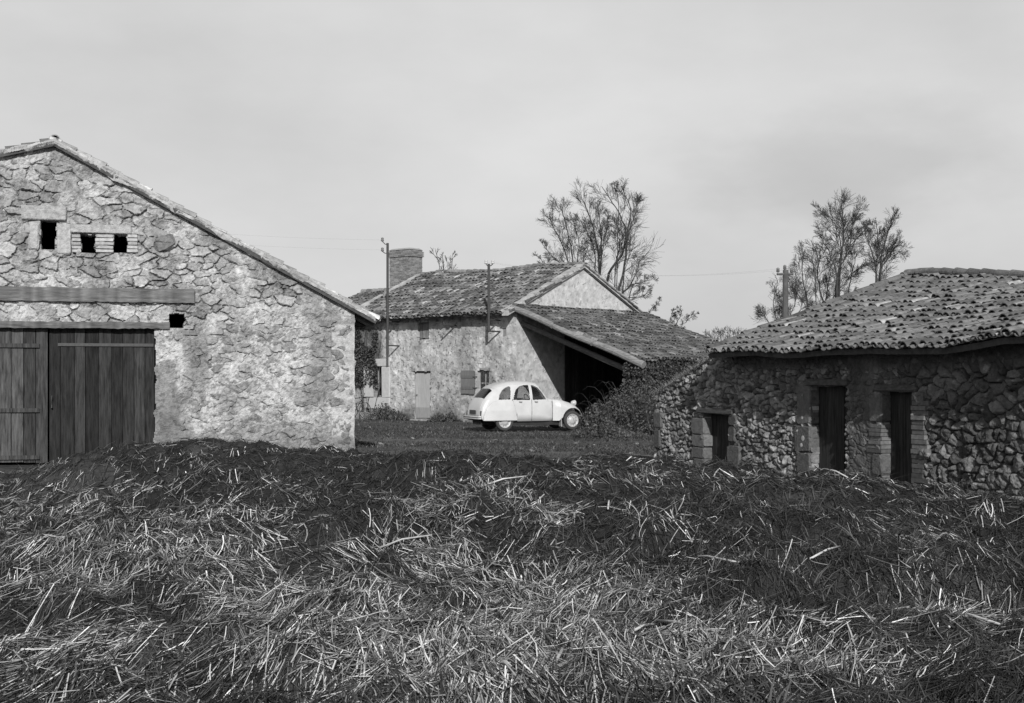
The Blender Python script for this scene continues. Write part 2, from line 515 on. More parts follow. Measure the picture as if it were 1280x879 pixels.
# mortar fillet that beds the verge tiles
mb = MB()
for (ua, ub, sl) in ((RU, 5.62, -SL), (-4.1, RU, .27)):
    n = 220; us = np.linspace(ua, ub, n)
    zz = RZ + (us - RU) * sl
    g = np.random.default_rng(5)
    sm_ = lambda s_, k_: (fbm(us * k_, us * 0 + s_, 3, 4) - .5)
    rows = []
    for r_, (zo, oo) in enumerate(((-.055, .09), (-.02, .11), (.015, .12), (.05, .11), (.08, .085))):
        rows.append(fb.P(us, zz + zo + (.2 if r_ == 0 else .09 if r_ == 4 else .03) * sm_(1 + r_, 2.6) + g.uniform(-.008, .008, n), oo + .09 * sm_(7 + r_, 4.5) + g.uniform(-.008, .008, n)))
    rows += [fb.P(us, zz + .07, -.2 + 0 * us), fb.P(us, zz - .09, -.2 + 0 * us)]
    K_ = len(rows); V = np.stack(rows, 1).reshape(-1, 3)
    q = [(i * K_ + k, (i + 1) * K_ + k, (i + 1) * K_ + (k + 1) % K_, i * K_ + (k + 1) % K_) for i in range(n - 1) for k in range(K_)]
    e = (n - 1) * K_; q += [(6, 5, 1, 0), (5, 4, 3, 2), (e, e + 1, e + 5, e + 6), (e + 2, e + 3, e + 4, e + 5)]
    mb.add(V, q, col=(.36 * (.45 + 1.1 * fbm(np.repeat(us, K_) * 2.5, np.tile(np.arange(K_), n) * .7, 8, 4))))
mb.build('verge_mortar', M['plaster'], roof)
# eave rafter ends at the corner
for k in range(6):
    mb = MB(); o = -.25 - k * .8
    P0 = fb.P(4.9, RZ - SL * (4.9 - RU) - .14, o); P1 = fb.P(5.6, RZ - SL * (5.6 - RU) - .14, o)
    mb.tube([P0, P1], .055, 6, .12); mb.build('rafter', M['beam'], roof)

# dressings of the pigeon holes
mb = MB(); px_stone(mb, fb, 26, 83, 257, 275, -.2, .035, .33, 1, .02); mb.build('stone_lintel', M['stone'], barn)
mb = MB(); px_stone(mb, fb, 88, 164, 281, 291.5, -.2, .03, .36, 2, .015); mb.build('stone_lintel', M['stone'], barn)
for s, (x0, x1, y0, y1) in enumerate(((36, 49, 277, 312), (71, 89, 279, 318))):
    mb = MB(); px_stone(mb, fb, x0, x1, y0, y1, -.2, .03, .38, s + 3); mb.build('jamb_stone', M['stone'], barn)
for s, (x0, x1) in enumerate(((90, 101), (119.5, 142), (159.5, 172))):
    mb = MB()
    ys = np.linspace(293, 316, 6)
    for k in range(5):
        px_stone(mb, fb, x0 + random.uniform(-1, 1), x1 + random.uniform(-.6, .6), ys[k] + .4, ys[k + 1] - .5, -.2, .02 + random.uniform(-.01, .01),
                 random.uniform(.3, .48), 20 + k + 7 * s, .008)
    mb.build('brick_pier', M['brick'], barn)
mb = MB(); px_stone(mb, fb, 190, 223, 290, 318, -.1, .045, .17, 9, .13); mb.build('dark_stone', M['stone'], barn)
# timber lintels
def beam_px(fr, x0, x1, yt0, yt1, yb0, yb1, o0, o1, lo, hi, name, parent, seed):
    g = np.random.default_rng(seed); n = 60; mb = MB()
    t = np.linspace(0, 1, n); us = np.array([fr.u(x) for x in x0 + (x1 - x0) * t])
    zt = np.array([fr.uz(x, y)[1] for x, y in zip(x0 + (x1 - x0) * t, yt0 + (yt1 - yt0) * t + g.normal(0, .35, n))])
    zb = np.array([fr.uz(x, y)[1] for x, y in zip(x0 + (x1 - x0) * t, yb0 + (yb1 - yb0) * t + g.normal(0, .35, n))])
    oo = o1 + g.normal(0, .006, n)
    V = np.stack([fr.P(us, zb, oo), fr.P(us, (zt + zb) / 2 + g.normal(0, .02, n), oo + .002), fr.P(us, zt, oo), fr.P(us, zt, 0 * us + o0), fr.P(us, zb, 0 * us + o0)], 1).reshape(-1, 3)
    q = [(i * 5 + k, (i + 1) * 5 + k, (i + 1) * 5 + (k + 1) % 5, i * 5 + (k + 1) % 5) for i in range(n - 1) for k in range(5)]
    m_ = (n - 1) * 5
    mb.add(V, q + [(0, 2, 3, 4), (m_ + 4, m_ + 3, m_ + 2, m_)], [(0, 1, 2), (m_ + 2, m_ + 1, m_)], col=np.repeat(lo + (hi - lo) * g.random(n), 5))
    return mb.build(name, M['beam'], parent)


beam_px(fb, -60, 243, 357, 362, 375, 379, -.3, .055, .1, .17, 'upper_lintel_beam', barn, 1)
beam_px(fb, -60, 212, 401, 403, 409.5, 411, -.3, .05, .09, .16, 'door_lintel_beam', barn, 2)
# doors
zD = opD[3] - .02
mb = plank_door(fb, fb.u(61), fb.u(193.5), .02, zD, -.14, 9, .016, .04, 8, gap=.006, oj=.01)
d1 = mb.build('door', M['wood'], barn)
mb = MB(); z = fb.uz(130, 431)[1]
mb.wallbox(fb, fb.u(72), fb.u(192), z - .03, z + .03, -.128, -.115, .05)
mb.tube([fb.P(fb.u(196), z - .09, -.09), fb.P(fb.u(196), z + .09, -.09)], .035, 8, .06)
mb.build('strap_hinge', M['iron'], d1)
mb = MB(); mb.tube([fb.P(fb.u(64.5), z_, o_) for z_, o_ in ((1.35, -.12), (1.33, -.06), (1.12, -.06), (1.1, -.12))], .012, 6, .06)
mb.build('handle', M['iron'], d1)
mb = plank_door(fb, fb.u(-58), fb.u(59.5), .02, zD - .01, -.10, 8, .03, .1, 9, gap=.006, oj=.01)
d2 = mb.build('door', M['wood'], barn, label='paler weathered door leaf')
for y in (432, 513, 572):
    mb = MB(); z = fb.uz(45, y)[1]
    mb.wallbox(fb, fb.u(-40), fb.u(49), z - .04, z + .04, -.09, -.06, .05); mb.build('ledger_board', M['wood'], d2)

# =================================================================== FARMHOUSE
fh = Frame(.16, 50.5, -40); fg = Frame(.16, 50.5, 50)
house = thing('farmhouse', 'long low plastered farmhouse with tiled roof and brick chimney behind the white car', 'house', tuple(fh.P(-4, 0)))
o_door = px_open(fh, 516, 538, 464, 525); o_door = (o_door[0], o_door[1], -.1, o_door[3])
o_att = px_open(fh, 522, 536, 403, 424); o_win = px_open(fh, 596, 611, 463, 495); o_left = px_open(fh, 468.5, 477.5, 459, 496)
o_blk = px_open(fh, 628, 641, 410, 419.5)


def rel_house(U, Z):
    px, py = fh.px(U, Z)
    nz = fbm(U * .8, Z * .8, 13, 5)
    out, col = stone_relief(U, Z, -.002 + .02 * (fbm(U * 2, Z * 2, 4, 4) - .5), 15, .26, .17, .05, .2, .36, .33, drop=.2, fine=.02)
    col = np.clip(col, .25, .34) * 1.12 * (.5 + 1.0 * fbm(U * 1.1, Z * 1.1, 15, 6)) * (.78 + .44 * fbm(U * 3.2, Z * .4, 16, 4))
    spk = fbm(U * 11, Z * 11, 17, 3)
    col = col * np.where(spk < .3, .55, 1) * np.where(spk > .68, 1.3, 1) * (.7 + .6 * fbm(U * 5, Z * 5, 19, 5))
    out = out - .02 * (spk < .3)
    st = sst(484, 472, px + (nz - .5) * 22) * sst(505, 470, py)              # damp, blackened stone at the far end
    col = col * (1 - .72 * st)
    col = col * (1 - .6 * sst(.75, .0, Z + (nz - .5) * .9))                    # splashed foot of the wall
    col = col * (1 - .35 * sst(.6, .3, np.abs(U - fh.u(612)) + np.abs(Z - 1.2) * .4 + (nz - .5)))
    return out, np.clip(col, .03, .6)


top_h = lambda u: np.where(u > -8.9, 4.24, 4.1)
masonry('front_wall', fh, -12.2, -.012, -.1, top_h, .032, .5, rel_house, [o_door, o_att, o_win, o_left, o_blk], M['plaster'], house, 5, .03)


def rel_gable(U, Z):
    nz = fbm(U * .9, Z * .9, 23, 5)
    out, col = stone_relief(U, Z, 0 + .012 * (nz - .45), 25, .3, .2, .05, .3, .45, .47, drop=.2, fine=.012)
    col = col * (.85 + .3 * nz)
    col = col * (1 - .35 * sst(.5, .0, Z))
    return out, np.clip(col, .05, .62)


SLH = .443
top_g = lambda u: 4.26 + (4.09 - np.abs(u - 4.09)) * SLH
masonry('gable_wall', fg, .012, 8.18, -.1, top_g, .035, .5, rel_gable, [], M['plaster'], house, 6)
mb = MB()
mb.wallbox(fh, -12.2, -.5, -.1, 4.2, -8.15, -7.75, .3); mb.wallbox(fh, -12.55, -12.21, -.1, 4.2, -8.1, -.05, .3)
mb.build('rear_wall', M['plaster'], house)
# main roof
E = lambda a: fh.P(-8.98 + a, 4.05 + 0 * a, .52); Q = lambda a: fh.P(-8.98 + a, 6.09 + 0 * a + .05 * np.sin(a * 1.1), -4.09)
EB = lambda a: fh.P(-8.98 + a, 4.1 + 0 * a, -8.58)
LR = 9.05
mb, _, _ = tile_roof('roof', E, Q, LR, M['tile'], house, 11, lo=.07, hi=.24, wave=.05, light=.12, cw=.2)
mb2, _, _ = tile_roof('roof', EB, Q, LR, M['tile'], house, 12, lo=.07, hi=.24)
for x in mb2.f4: mb.f4.append(x + mb.n)
mb.v += mb2.v; mb.c += mb2.c; mb.n += mb2.n
ridge_tiles(mb, lambda s: Q(np.array([s]))[0] + np.array([0, 0, .07]), LR, 6)
roof = mb.build('roof', M['tile'], house)
# mortar verges
def verge(E, Q, a, w, name, parent, seed, col=.4, up=.17):
    g = np.random.default_rng(seed); n = 24; mb = MB()
    aa = np.array([a]); P0 = E(aa)[0]; P1 = Q(aa)[0]; A = E(aa + .1)[0] - E(aa)[0]; A /= np.linalg.norm(A)
    t = np.linspace(-.02, 1.0, n)[:, None]; P = P0 + (P1 - P0) * t
    j = lambda s: g.normal(0, s, n)[:, None]
    Z = np.array([0, 0, 1.0])
    V = np.stack([P - A * (w / 2) + Z * -.03, P + A * (w / 2) + Z * -.03, P + A * (w / 2) * (1 + j(.08)) + Z * (up + j(.012)), P - A * (w / 2) * (1 + j(.15)) + Z * (up + j(.012))], 1).reshape(-1, 3)
    q = [(i * 4 + k, (i + 1) * 4 + k, (i + 1) * 4 + (k + 1) % 4, i * 4 + (k + 1) % 4) for i in range(n - 1) for k in range(4)]
    q += [(3, 2, 1, 0), (n * 4 - 4, n * 4 - 3, n * 4 - 2, n * 4 - 1)]
    mb.add(V, q, col=np.repeat(col * g.uniform(.75, 1.15, n), 4)); return mb.build(name, M['plaster'], parent)


verge(E, Q, LR - .1, .3, 'verge_mortar', roof, 1); verge(EB, Q, LR - .1, .3, 'verge_mortar', roof, 3); verge(E, Q, .08, .2, 'verge_mortar', roof, 2)
EW = lambda a: fh.P(-12.45 + a, 3.98 + 0 * a, .32); QW = lambda a: fh.P(-12.45 + a, 5.5 + 0 * a, -4.0); EWB = lambda a: fh.P(-12.45 + a, 3.98 + 0 * a, -8.4)
mb, _, _ = tile_roof('roof', EW, QW, 3.5, M['tile'], house, 13, lo=.07, hi=.22, wave=.05, cw=.2)
mb2, _, _ = tile_roof('roof', EWB, QW, 3.5, M['tile'], house, 14, lo=.07, hi=.22)
for x in mb2.f4: mb.f4.append(x + mb.n)
mb.v += mb2.v; mb.c += mb2.c; mb.n += mb2.n
ridge_tiles(mb, lambda s: QW(np.array([s]))[0] + np.array([0, 0, .07]), 3.5, 7)
mb.build('wing_roof', M['tile'], house)
# infill between the two roof levels
mb = MB()
mb.hexa(np.array([fh.P(-9.1, 3.95, .0), fh.P(-8.9, 3.95, .0), fh.P(-8.9, 3.95, -8.1), fh.P(-9.1, 3.95, -8.1),
                  fh.P(-9.1, 4.22, .0), fh.P(-8.9, 4.22, .0), fh.P(-8.9, 4.22, -8.1), fh.P(-9.1, 4.22, -8.1)]), .3)
mb.add([fh.P(-9.1, 4.2, -.1), fh.P(-9.1, 4.2, -8.08), fh.P(-9.1, 5.98, -4.09), fh.P(-8.9, 4.2, -.1), fh.P(-8.9, 4.2, -8.08), fh.P(-8.9, 5.98, -4.09)],
       [(0, 2, 5, 3), (1, 4, 5, 2), (0, 3, 4, 1)], [(0, 1, 2), (3, 5, 4)], .38)
mb.build('inner_gable', M['plaster'], house)
# brick chimney, laid brick by brick
g = np.random.default_rng(31); mb = MB()
cu0, cu1, co0, co1 = -10.42, -9.16, -4.5, -3.7
mb.wallbox(fh, cu0 + .012, cu1 - .012, 4.6, 7.29, co0 + .012, co1 - .012, .26)
nz_ = 40; hz = (7.3 - 4.9) / nz_
for k in range(nz_):
    z0 = 4.9 + k * hz; ex = .05 if nz_ - 5 <= k <= nz_ - 2 else 0
    dz = hz - .012
    for (a0, a1, side) in ((cu0, cu1, 'f'), (cu0, cu1, 'b'), (co0, co1, 'l'), (co0, co1, 'r')):
        x = a0 - ex + (0 if k % 2 else -.1)
        while x < a1 + ex:
            xa, xb = max(x, a0 - ex), min(x + .2, a1 + ex); x += .21
            if xb - xa < .03: continue
            c = g.uniform(.15, .26) * (1.25 if k < 14 else 1); j = g.normal(0, .006)
            if side == 'f': mb.wallbox(fh, xa, xb, z0, z0 + dz, co1 - .06, co1 + ex + j, c)
            elif side == 'b': mb.wallbox(fh, xa, xb, z0, z0 + dz, co0 - ex + j, co0 + .06, c)
            elif side == 'l': mb.wallbox(fh, cu0 - ex + j, cu0 + .06, z0, z0 + dz, min(xa, co1 - .07), min(xb, co1 - .065), c)
            else: mb.wallbox(fh, cu1 - .06, cu1 + ex + j, z0, z0 + dz, min(xa, co1 - .07), min(xb, co1 - .065), c)
ch = mb.build('chimney', M['brick'], roof)
mb = MB()
mb.hexa(np.array([fh.P(cu0 - .03, 7.3, co1 + .03), fh.P(cu1 + .03, 7.3, co1 + .03), fh.P(cu1 + .03, 7.3, co0 - .03), fh.P(cu0 - .03, 7.3, co0 - .03),
                  fh.P(cu0 + .1, 7.38, co1 - .1), fh.P(cu1 - .1, 7.38, co1 - .1), fh.P(cu1 - .1, 7.38, co0 + .1), fh.P(cu0 + .1, 7.38, co0 + .1)]), .3)
mb.build('chimney_cap', M['plaster'], roof)

# door and windows of the house
mb = plank_door(fh, o_door[0] + .04, o_door[1] - .04, .06, o_door[3] - .06, -.13, 3, .33, .36, 12, gap=.001, oj=.001)
dr = mb.build('door', M['painted'], house)
mb = MB(); mb.wallbox(fh, o_door[0] + .06, o_door[1] - .06, .1, .5, -.124, -.11, .25); mb.build('kick_board', M['painted'], dr)
mb = MB(); mb.tube([fh.P(o_door[0] + .12, 1.0, -.13), fh.P(o_door[0] + .12, 1.0, -.07), fh.P(o_door[0] + .2, 1.0, -.06)], .014, 6, .06); mb.build('handle', M['iron'], dr)
mb = MB()
mb.wallbox(fh, o_door[0] - .01, o_door[0] + .035, 0, o_door[3] - .05, -.2, -.1, .3); mb.wallbox(fh, o_door[1] - .035, o_door[1] + .01, 0, o_door[3] - .05, -.2, -.1, .25)
mb.wallbox(fh, o_door[0] - .01, o_door[1] + .01, o_door[3] - .05, o_door[3] + .01, -.2, -.1, .2); mb.build('door_frame', M['wood'], house)
mb = MB(); mb.stone(fh, o_door[0] - .1, o_door[1] + .1, -.05, .04, -.3, .12, .3, .03, 4); mb.build('door_step', M['stone'], house)
mb = plank_door(fh, o_att[0] + .02, o_att[1] - .02, o_att[2] + .02, o_att[3] - .03, -.1, 4, .13, .2, 13); mb.build('attic_shutter', M['wood'], house)
mb = MB(); mb.stone(fh, o_blk[0], o_blk[1], o_blk[2], o_blk[3], -.3, -.03, .2, .02, 7); mb.build('blocked_opening', M['plaster'], house)


def window(o, depth, bars, parent):
    mb = MB(); w = .05
    mb.wallbox(fh, o[0], o[0] + w, o[2], o[3], -depth - .05, -depth, .3); mb.wallbox(fh, o[1] - w, o[1], o[2], o[3], -depth - .05, -depth, .3)
    mb.wallbox(fh, o[0] + w, o[1] - w, o[2], o[2] + w, -depth - .05, -depth, .3); mb.wallbox(fh, o[0] + w, o[1] - w, o[3] - w, o[3], -depth - .05, -depth, .3)
    zc = (o[2] + o[3]) / 2; uc = (o[0] + o[1]) / 2
    mb.wallbox(fh, uc - .018, uc + .018, o[2] + w, o[3] - w, -depth - .045, -depth - .004, .3)
    mb.wallbox(fh, o[0] + w, uc - .019, zc - .018, zc + .018, -depth - .045, -depth - .005, .3); mb.wallbox(fh, uc + .019, o[1] - w, zc - .018, zc + .018, -depth - .045, -depth - .005, .3)
    f = mb.build('window', M['wood'], parent)
    mb = MB(); mb.wallbox(fh, o[0] + w, o[1] - w, o[2] + w, o[3] - w, -depth - .034, -depth - .028, .5); mb.build('pane', M['glass'], f)
    if bars:
        mb = MB()
        for k in range(3):
            u = o[0] + (o[1] - o[0]) * (k + 1) / 4; mb.tube([fh.P(u, o[2], -.08), fh.P(u, o[3], -.08)], .012, 6, .06)
        mb.build('iron_bars', M['iron'], f)
    return f


window(o_win, .16, True, house); window(o_left, .18, True, house)
mb = MB(); mb.stone(fh, o_win[0] - .12, o_win[1] + .1, o_win[2] - .12, o_win[2] - .005, -.3, .07, .33, .02, 8); mb.build('window_sill', M['stone'], house)
s = px_open(fh, 578, 594, 463, 493)
mb = plank_door(fh, s[0], s[1], s[2], s[3], .08, 3, .12, .15, 14, thick=.03, gap=.001, oj=.002)
mb.wallbox(fh, s[0] + .02, s[1] - .02, s[2] + .2, s[2] + .3, .083, .1, .12); mb.wallbox(fh, s[0] + .02, s[1] - .02, s[3] - .3, s[3] - .2, .083, .1, .12)
sh = mb.build('shutter', M['painted'], house)
for z in (s[2] + .25, s[3] - .25):
    mb = MB(); mb.tube([fh.P(s[1] - .04, z, .1), fh.P(s[1] + .08, z, .1), fh.P(s[1] + .08, z, -.02)], .018, 6, .05); mb.build('hinge', M['iron'], sh)
# limewashed surround of the left window
mb = MB()
for sd, (x0, x1, y0, y1, o1) in enumerate(((478, 487.5, 458.5, 497, .05), (470, 487.5, 448.5, 458, .07), (458, 487.5, 497, 511, .05))):
    px_stone(mb, fh, x0, x1, y0, y1, -.2, o1, .42, 40 + sd, .02)
mb.build('limewashed_surround', M['lime'], house)
mb = MB(); a0, a1 = fh.u(456.5), fh.u(468); zb = fh.uz(462, 496)[1]; zt0 = fh.uz(457, 457)[1]; zt1 = fh.uz(468, 465)[1]
mb.hexa(np.array([fh.P(a0, zb, .09), fh.P(a1, zb, .09), fh.P(a1, zb, .04), fh.P(a0, zb, .04), fh.P(a0, zt0, .09), fh.P(a1, zt1, .09), fh.P(a1, zt1, .04), fh.P(a0, zt0, .04)]), .42)
mb.build('shutter', M['lime'], house, label='white painted shutter with a slanting top')

# =================================================================== LEAN-TO
shed = thing('open_shed', 'open fronted lean-to with tiled roof and log verge against the farmhouse gable', 'shed', tuple(fg.P(4, 0, 2.7)))
PT = .365
E = lambda a: fg.P(a - .2, 4.33 - PT * 5.7 + 0 * a + .04 * np.sin(a * .9), 5.7); Q = lambda a: fg.P(a - .2, 4.33 + 0 * a + .0 * a, .03)
mb, _, _ = tile_roof('roof', E, Q, 8.6, M['tile'], shed, 21, lo=.055, hi=.17, wave=.06, light=.16, cw=.2)
roof = mb.build('roof', M['tile'], shed)
mb = MB(); t = np.linspace(0, 1, 14)
P = np.array([fg.P(-.16, 4.33 - PT * o - .06 + .03 * math.sin(o * 1.7), o) for o in -.1 + t * 5.95])
mb.tube(P, .115 + .02 * np.sin(t * 9) * .5 + .015 * t, 10, .21); mb.build('verge_log', M['beam'], shed)
for k, u in enumerate((.5, 2.4, 4.3, 6.2, 8.0)):
    mb = MB(); mb.tube([fg.P(u, 4.33 - PT * o - .2, o) for o in np.linspace(.05, 5.5, 6)], .08, 7, .1); mb.build('rafter', M['beam'], shed)
mb = MB(); mb.tube([fg.P(.3, 3.75 - .37 * o, o) for o in np.linspace(.05, 5.4, 6)], .1, 8, .1); mb.build('tie_beam', M['beam'], shed)
for o in (1.9, 3.7):
    mb = MB(); mb.tube([fg.P(u, 4.33 - PT * o - .1, o) for u in (-.28, 4, 8.2)], .07, 7, .12); mb.build('purlin', M['beam'], shed)
mb = MB(); g = np.random.default_rng(77); x = 2.9  # dark boards added along the gable to deepen the shade inside the shed
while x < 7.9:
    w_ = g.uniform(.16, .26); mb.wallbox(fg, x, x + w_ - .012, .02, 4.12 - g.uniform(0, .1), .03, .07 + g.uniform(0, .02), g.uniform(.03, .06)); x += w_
mb.build('added_shade_boards', M['wood'], shed)
masonry('outer_wall', fg.shift(5.35), .1, 8.3, -.1, lambda u: 2.2 + 0 * u, .06, .4,
        lambda U, Z: stone_relief(U, Z, np.full(U.shape, -.03), 51, .3, .18, .06, .1, .22, .2), [], M['stone'], shed)
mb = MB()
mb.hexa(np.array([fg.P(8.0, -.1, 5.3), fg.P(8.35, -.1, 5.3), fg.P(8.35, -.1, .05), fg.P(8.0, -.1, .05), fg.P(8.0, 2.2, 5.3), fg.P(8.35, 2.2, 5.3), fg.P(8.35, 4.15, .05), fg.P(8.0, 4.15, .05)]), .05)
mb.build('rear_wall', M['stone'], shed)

# =================================================================== RIGHT OUTBUILDING
fr = Frame(2.84, 27.0, -70)
sty = thing('stone_outbuilding', 'low dark stone outbuilding with canal tile roof and three narrow doors', 'outbuilding', tuple(fr.P(6, 0)))
o1 = px_open(fr, 878.5, 910, 517, 588); o2 = px_open(fr, 1012, 1055, 482, 612); o3 = px_open(fr, 1100, 1139, 489, 606)
o1 = (o1[0], o1[1], .0, o1[3]); o2 = (o2[0], o2[1], -.1, o2[3]); o3 = (o3[0], o3[1], .12, o3[3])
top_r = seg([-1, 0, 1.0, 2.2, 3.05, 3.06, 30], [1.05, 1.34, 1.68, 2.03, 2.26, 2.26, 2.26])


def rel_sty(U, Z):
    px, py = fr.px(U, Z)
    nz = fbm(U * .9, Z * .9, 33, 4)
    big = sst(7.2, 8.6, U)
    a, ca = stone_relief(U, Z, np.full(U.shape, -.08), 35, .13, .085, .085, .08, .28, .05, drop=.32, p=2.5, warp=.4, edge=.16, tiltk=.9, dome=.45, rgh=.06)
    b, cb = stone_relief(U, Z, np.full(U.shape, -.092), 36, .17, .115, .1, .06, .19, .05, drop=.38, p=2.3, warp=.45, edge=.16, tiltk=.9, dome=.55, rgh=.07)
    out = a * (1 - big) + b * big; col = np.where(big > .5, cb, ca)
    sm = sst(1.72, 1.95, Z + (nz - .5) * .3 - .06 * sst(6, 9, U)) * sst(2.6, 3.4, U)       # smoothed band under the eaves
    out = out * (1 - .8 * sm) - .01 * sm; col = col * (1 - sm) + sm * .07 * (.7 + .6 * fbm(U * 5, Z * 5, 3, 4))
    rd = sst(1056, 1062, px) * sst(1096, 1088, px) * sst(.35, .55, nz + .25)                # rendered panel between the doors
    out = out * (1 - .75 * rd) - .008 * rd; col = col * (1 - rd) + rd * .1 * (.6 + .8 * fbm(U * 8, Z * 8, 5, 4))
    col = col * (.7 + .6 * nz)
    lich = fbm(U * 6, Z * 6, 39, 3)
    col = np.where((lich > .7) & (out > -.03), col * 1.8, col)
    return out, np.clip(col, .02, .4)


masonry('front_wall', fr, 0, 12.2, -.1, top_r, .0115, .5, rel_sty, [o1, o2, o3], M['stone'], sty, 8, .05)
frl = Frame(*(fr.P(0.02, 0)[:2]), 20)                                     # left end, runs back
mb = MB()
mb.wallbox(fr, .02, .45, -.1, 1.1, -3.9, -.45, .16); mb.wallbox(fr, 3.0, 3.4, -.1, 2.1, -7.4, -.5, .16)
mb.wallbox(fr, .4, 12.2, -.1, 2.0, -7.6, -7.3, .16); mb.wallbox(fr, 11.9, 12.25, -.1, 2.2, -7.6, -.5, .16)
mb.build('rear_wall', M['stone'], sty)
fe = fr.shift(.4); fk = fr.shift(-3.81)
ep = [fe.uz(x, y) for x, y in ((908, 437), (1000, 436), (1100, 433), (1180, 427.5), (1250, 420), (1300, 414))]
rp = [fk.uz(x, y) for x, y in ((1140, 337), (1170, 335), (1200, 338), (1250, 339), (1300, 341))]
U0 = 2.98
ez = seg([e[0] for e in ep], [e[1] - .06 for e in ep]); rz_ = seg([e[0] for e in rp], [e[1] - .16 for e in rp])
E = lambda a: fr.P(U0 + a, ez(U0 + a), .4); Q = lambda a: fr.P(U0 + a, rz_(U0 + a), -3.81); EB = lambda a: fr.P(U0 + a, ez(U0 + a), -8.0)
mb, _, _ = tile_roof('roof', E, Q, 9.3, M['tile'], sty, 41, lo=.1, hi=.2, wave=.06, light=.08, cw=.155, row=.3, rad=.08, jit=1.15)
mb2, _, _ = tile_roof('roof', EB, Q, 9.3, M['tile'], sty, 42, lo=.07, hi=.26)
for x in mb2.f4: mb.f4.append(x + mb.n)
mb.v += mb2.v; mb.c += mb2.c; mb.n += mb2.n
ridge_tiles(mb, lambda s: Q(np.array([s]))[0] + np.array([0, 0, .1]), 9.2, 8, rad=.085, lo=.08, hi=.18)
ridge_tiles(mb, lambda s: E(np.array([.04]))[0] + (Q(np.array([.04]))[0] - E(np.array([.04]))[0]) * s / 4.45 + np.array([0, 0, .07]), 4.45, 9, rad=.09, lo=.06, hi=.14, up=.0)
roof = mb.build('roof', M['tile'], sty)
E = lambda a: fr.P(.1 + 0 * a, 1.16 + 0 * a, -.06 - a); Q = lambda a: fr.P(3.1 + 0 * a, 2.1 + 0 * a, -.06 - a)
mb, _, _ = tile_roof('roof', E, Q, 3.8, M['tile'], sty, 43, lo=.08, hi=.2, wave=.05)
mb.build('lower_roof', M['tile'], sty)
for k, (o, y, x0, x1, yb) in enumerate(((o1, 0, .22, .2, .09), (o2, 0, .12, .1, .1), (o3, 0, .12, .12, .09))):
    mb = MB(); mb.stone(fr, o[0] - x0, o[1] + x1, o[3] - .005, o[3] + yb, -.35, .035, .08, .02, 60 + k); mb.build('lintel', M['beam'], sty)
    mb = plank_door(fr, o[0] - .03, o[1] + .03, max(o[2], .02), o[3] - .01, -.17, 4, .022, .04, 70 + k); mb.build('door', M['wood'], sty)
J = [(864, 879.5, 523, 543, .34), (865, 880, 543.5, 558.5, .36), (864, 880, 559.5, 573, .3), (867, 880.5, 573.5, 590, .28), (873, 879, 517, 522.5, .25),
     (910, 920, 519, 532, .2), (910, 918, 533, 553, .22), (909, 924, 557, 584, .26),
     (996, 1012, 478, 531, .3), (993, 1012.5, 532.5, 564.5, .26), (996, 1012, 565.5, 606, .24),
     (1086, 1101, 492, 528, .3), (1090, 1101.5, 567, 594, .26),
     (817, 826, 515, 535, .28), (817, 824, 537, 560, .22)]
for k, (x0, x1, y0, y1, c) in enumerate(J):
    mb = MB(); px_stone(mb, fr, x0, x1, y0, y1, -.22, .006, c * .4, 80 + k, .028); mb.build('jamb_stone', M['stone'], sty)
for side, (x0, x1, ya, yb, n) in enumerate(((1085, 1101.5, 530, 566, 7), (1139, 1155, 489, 604, 19))):
    mb = MB(); ys = np.linspace(ya, yb, n + 1)
    for k in range(n):
        a_, b_, c_, d_ = px_open(fr, x0 + (random.uniform(-2, 3) if side == 0 else 0), x1 + (random.uniform(-3, 6) if side else 0), ys[k] + .3, ys[k + 1] - .35)
        mb.wallbox(fr, a_, b_, c_, d_, -.2, .0 + random.uniform(-.012, .012), random.uniform(.07, .17))
    mb.build('brick_jamb', M['brick'], sty)
for (x, y, r_) in ((1003, 522, .03), (1004, 548, .045), (1002, 556.5, .035)):
    mb = MB(); u, z = fr.uz(x, y); mb.lathe([(.001, .012), (r_ * .7, .011), (r_, .009), (r_ * 1.02, .0)], fr.P(u, z, 0), list(fr.n) + [0], 10, .4); mb.build('limewash_spot', M['lime'], sty)

# =================================================================== CAR
TH = R(24)
rv = np.array([math.sin(TH), -math.cos(TH)])                    # towards the car's right side
wpos = at(631, 470, 43.0)[:2]
cpos = wpos - rv * .64
car = thing('car', 'small old white saloon car with round fenders parked before the farmhouse', 'car', (cpos[0], cpos[1], 0), TH)
keys = [(-.79, .40, -.72, .34, .57), (-.82, .50, -.72, .33, .59), (-.805, .68, -.68, .32, .61), (-.76, .86, -.60, .31, .62), (-.67, 1.03, -.48, .30, .63),
        (-.52, 1.22, -.32, .30, .63), (-.36, 1.37, -.16, .30, .63), (-.13, 1.48, .0, .30, .63), (.22, 1.555, .28, .30, .63), (.62, 1.585, .62, .30, .63),
        (.98, 1.565, .98, .30, .63), (1.25, 1.50, 1.22, .30, .63), (1.43, 1.28, 1.40, .30, .62), (1.58, 1.07, 1.54, .30, .60), (1.74, 1.03, 1.70, .30, .55),
        (2.02, .975, 1.98, .34, .45), (2.30, .90, 2.26, .38, .36), (2.52, .80, 2.46, .40, .31), (2.66, .68, 2.6, .41, .28), (2.70, .52, 2.64, .41, .27)]
K = np.array(keys); kp = np.arange(len(K), dtype=float)


def crom(p):
    i = np.clip(np.floor(p).astype(int), 0, len(K) - 2); t = (p - i)[:, None]
    g = lambda j: K[np.clip(j, 0, len(K) - 1)]
    a, b, c, d = g(i - 1), g(i), g(i + 1), g(i + 2)
    return .5 * (2 * b + (c - a) * t + (2 * a - 5 * b + 4 * c - d) * t ** 2 + (3 * b - a - 3 * c + d) * t ** 3)


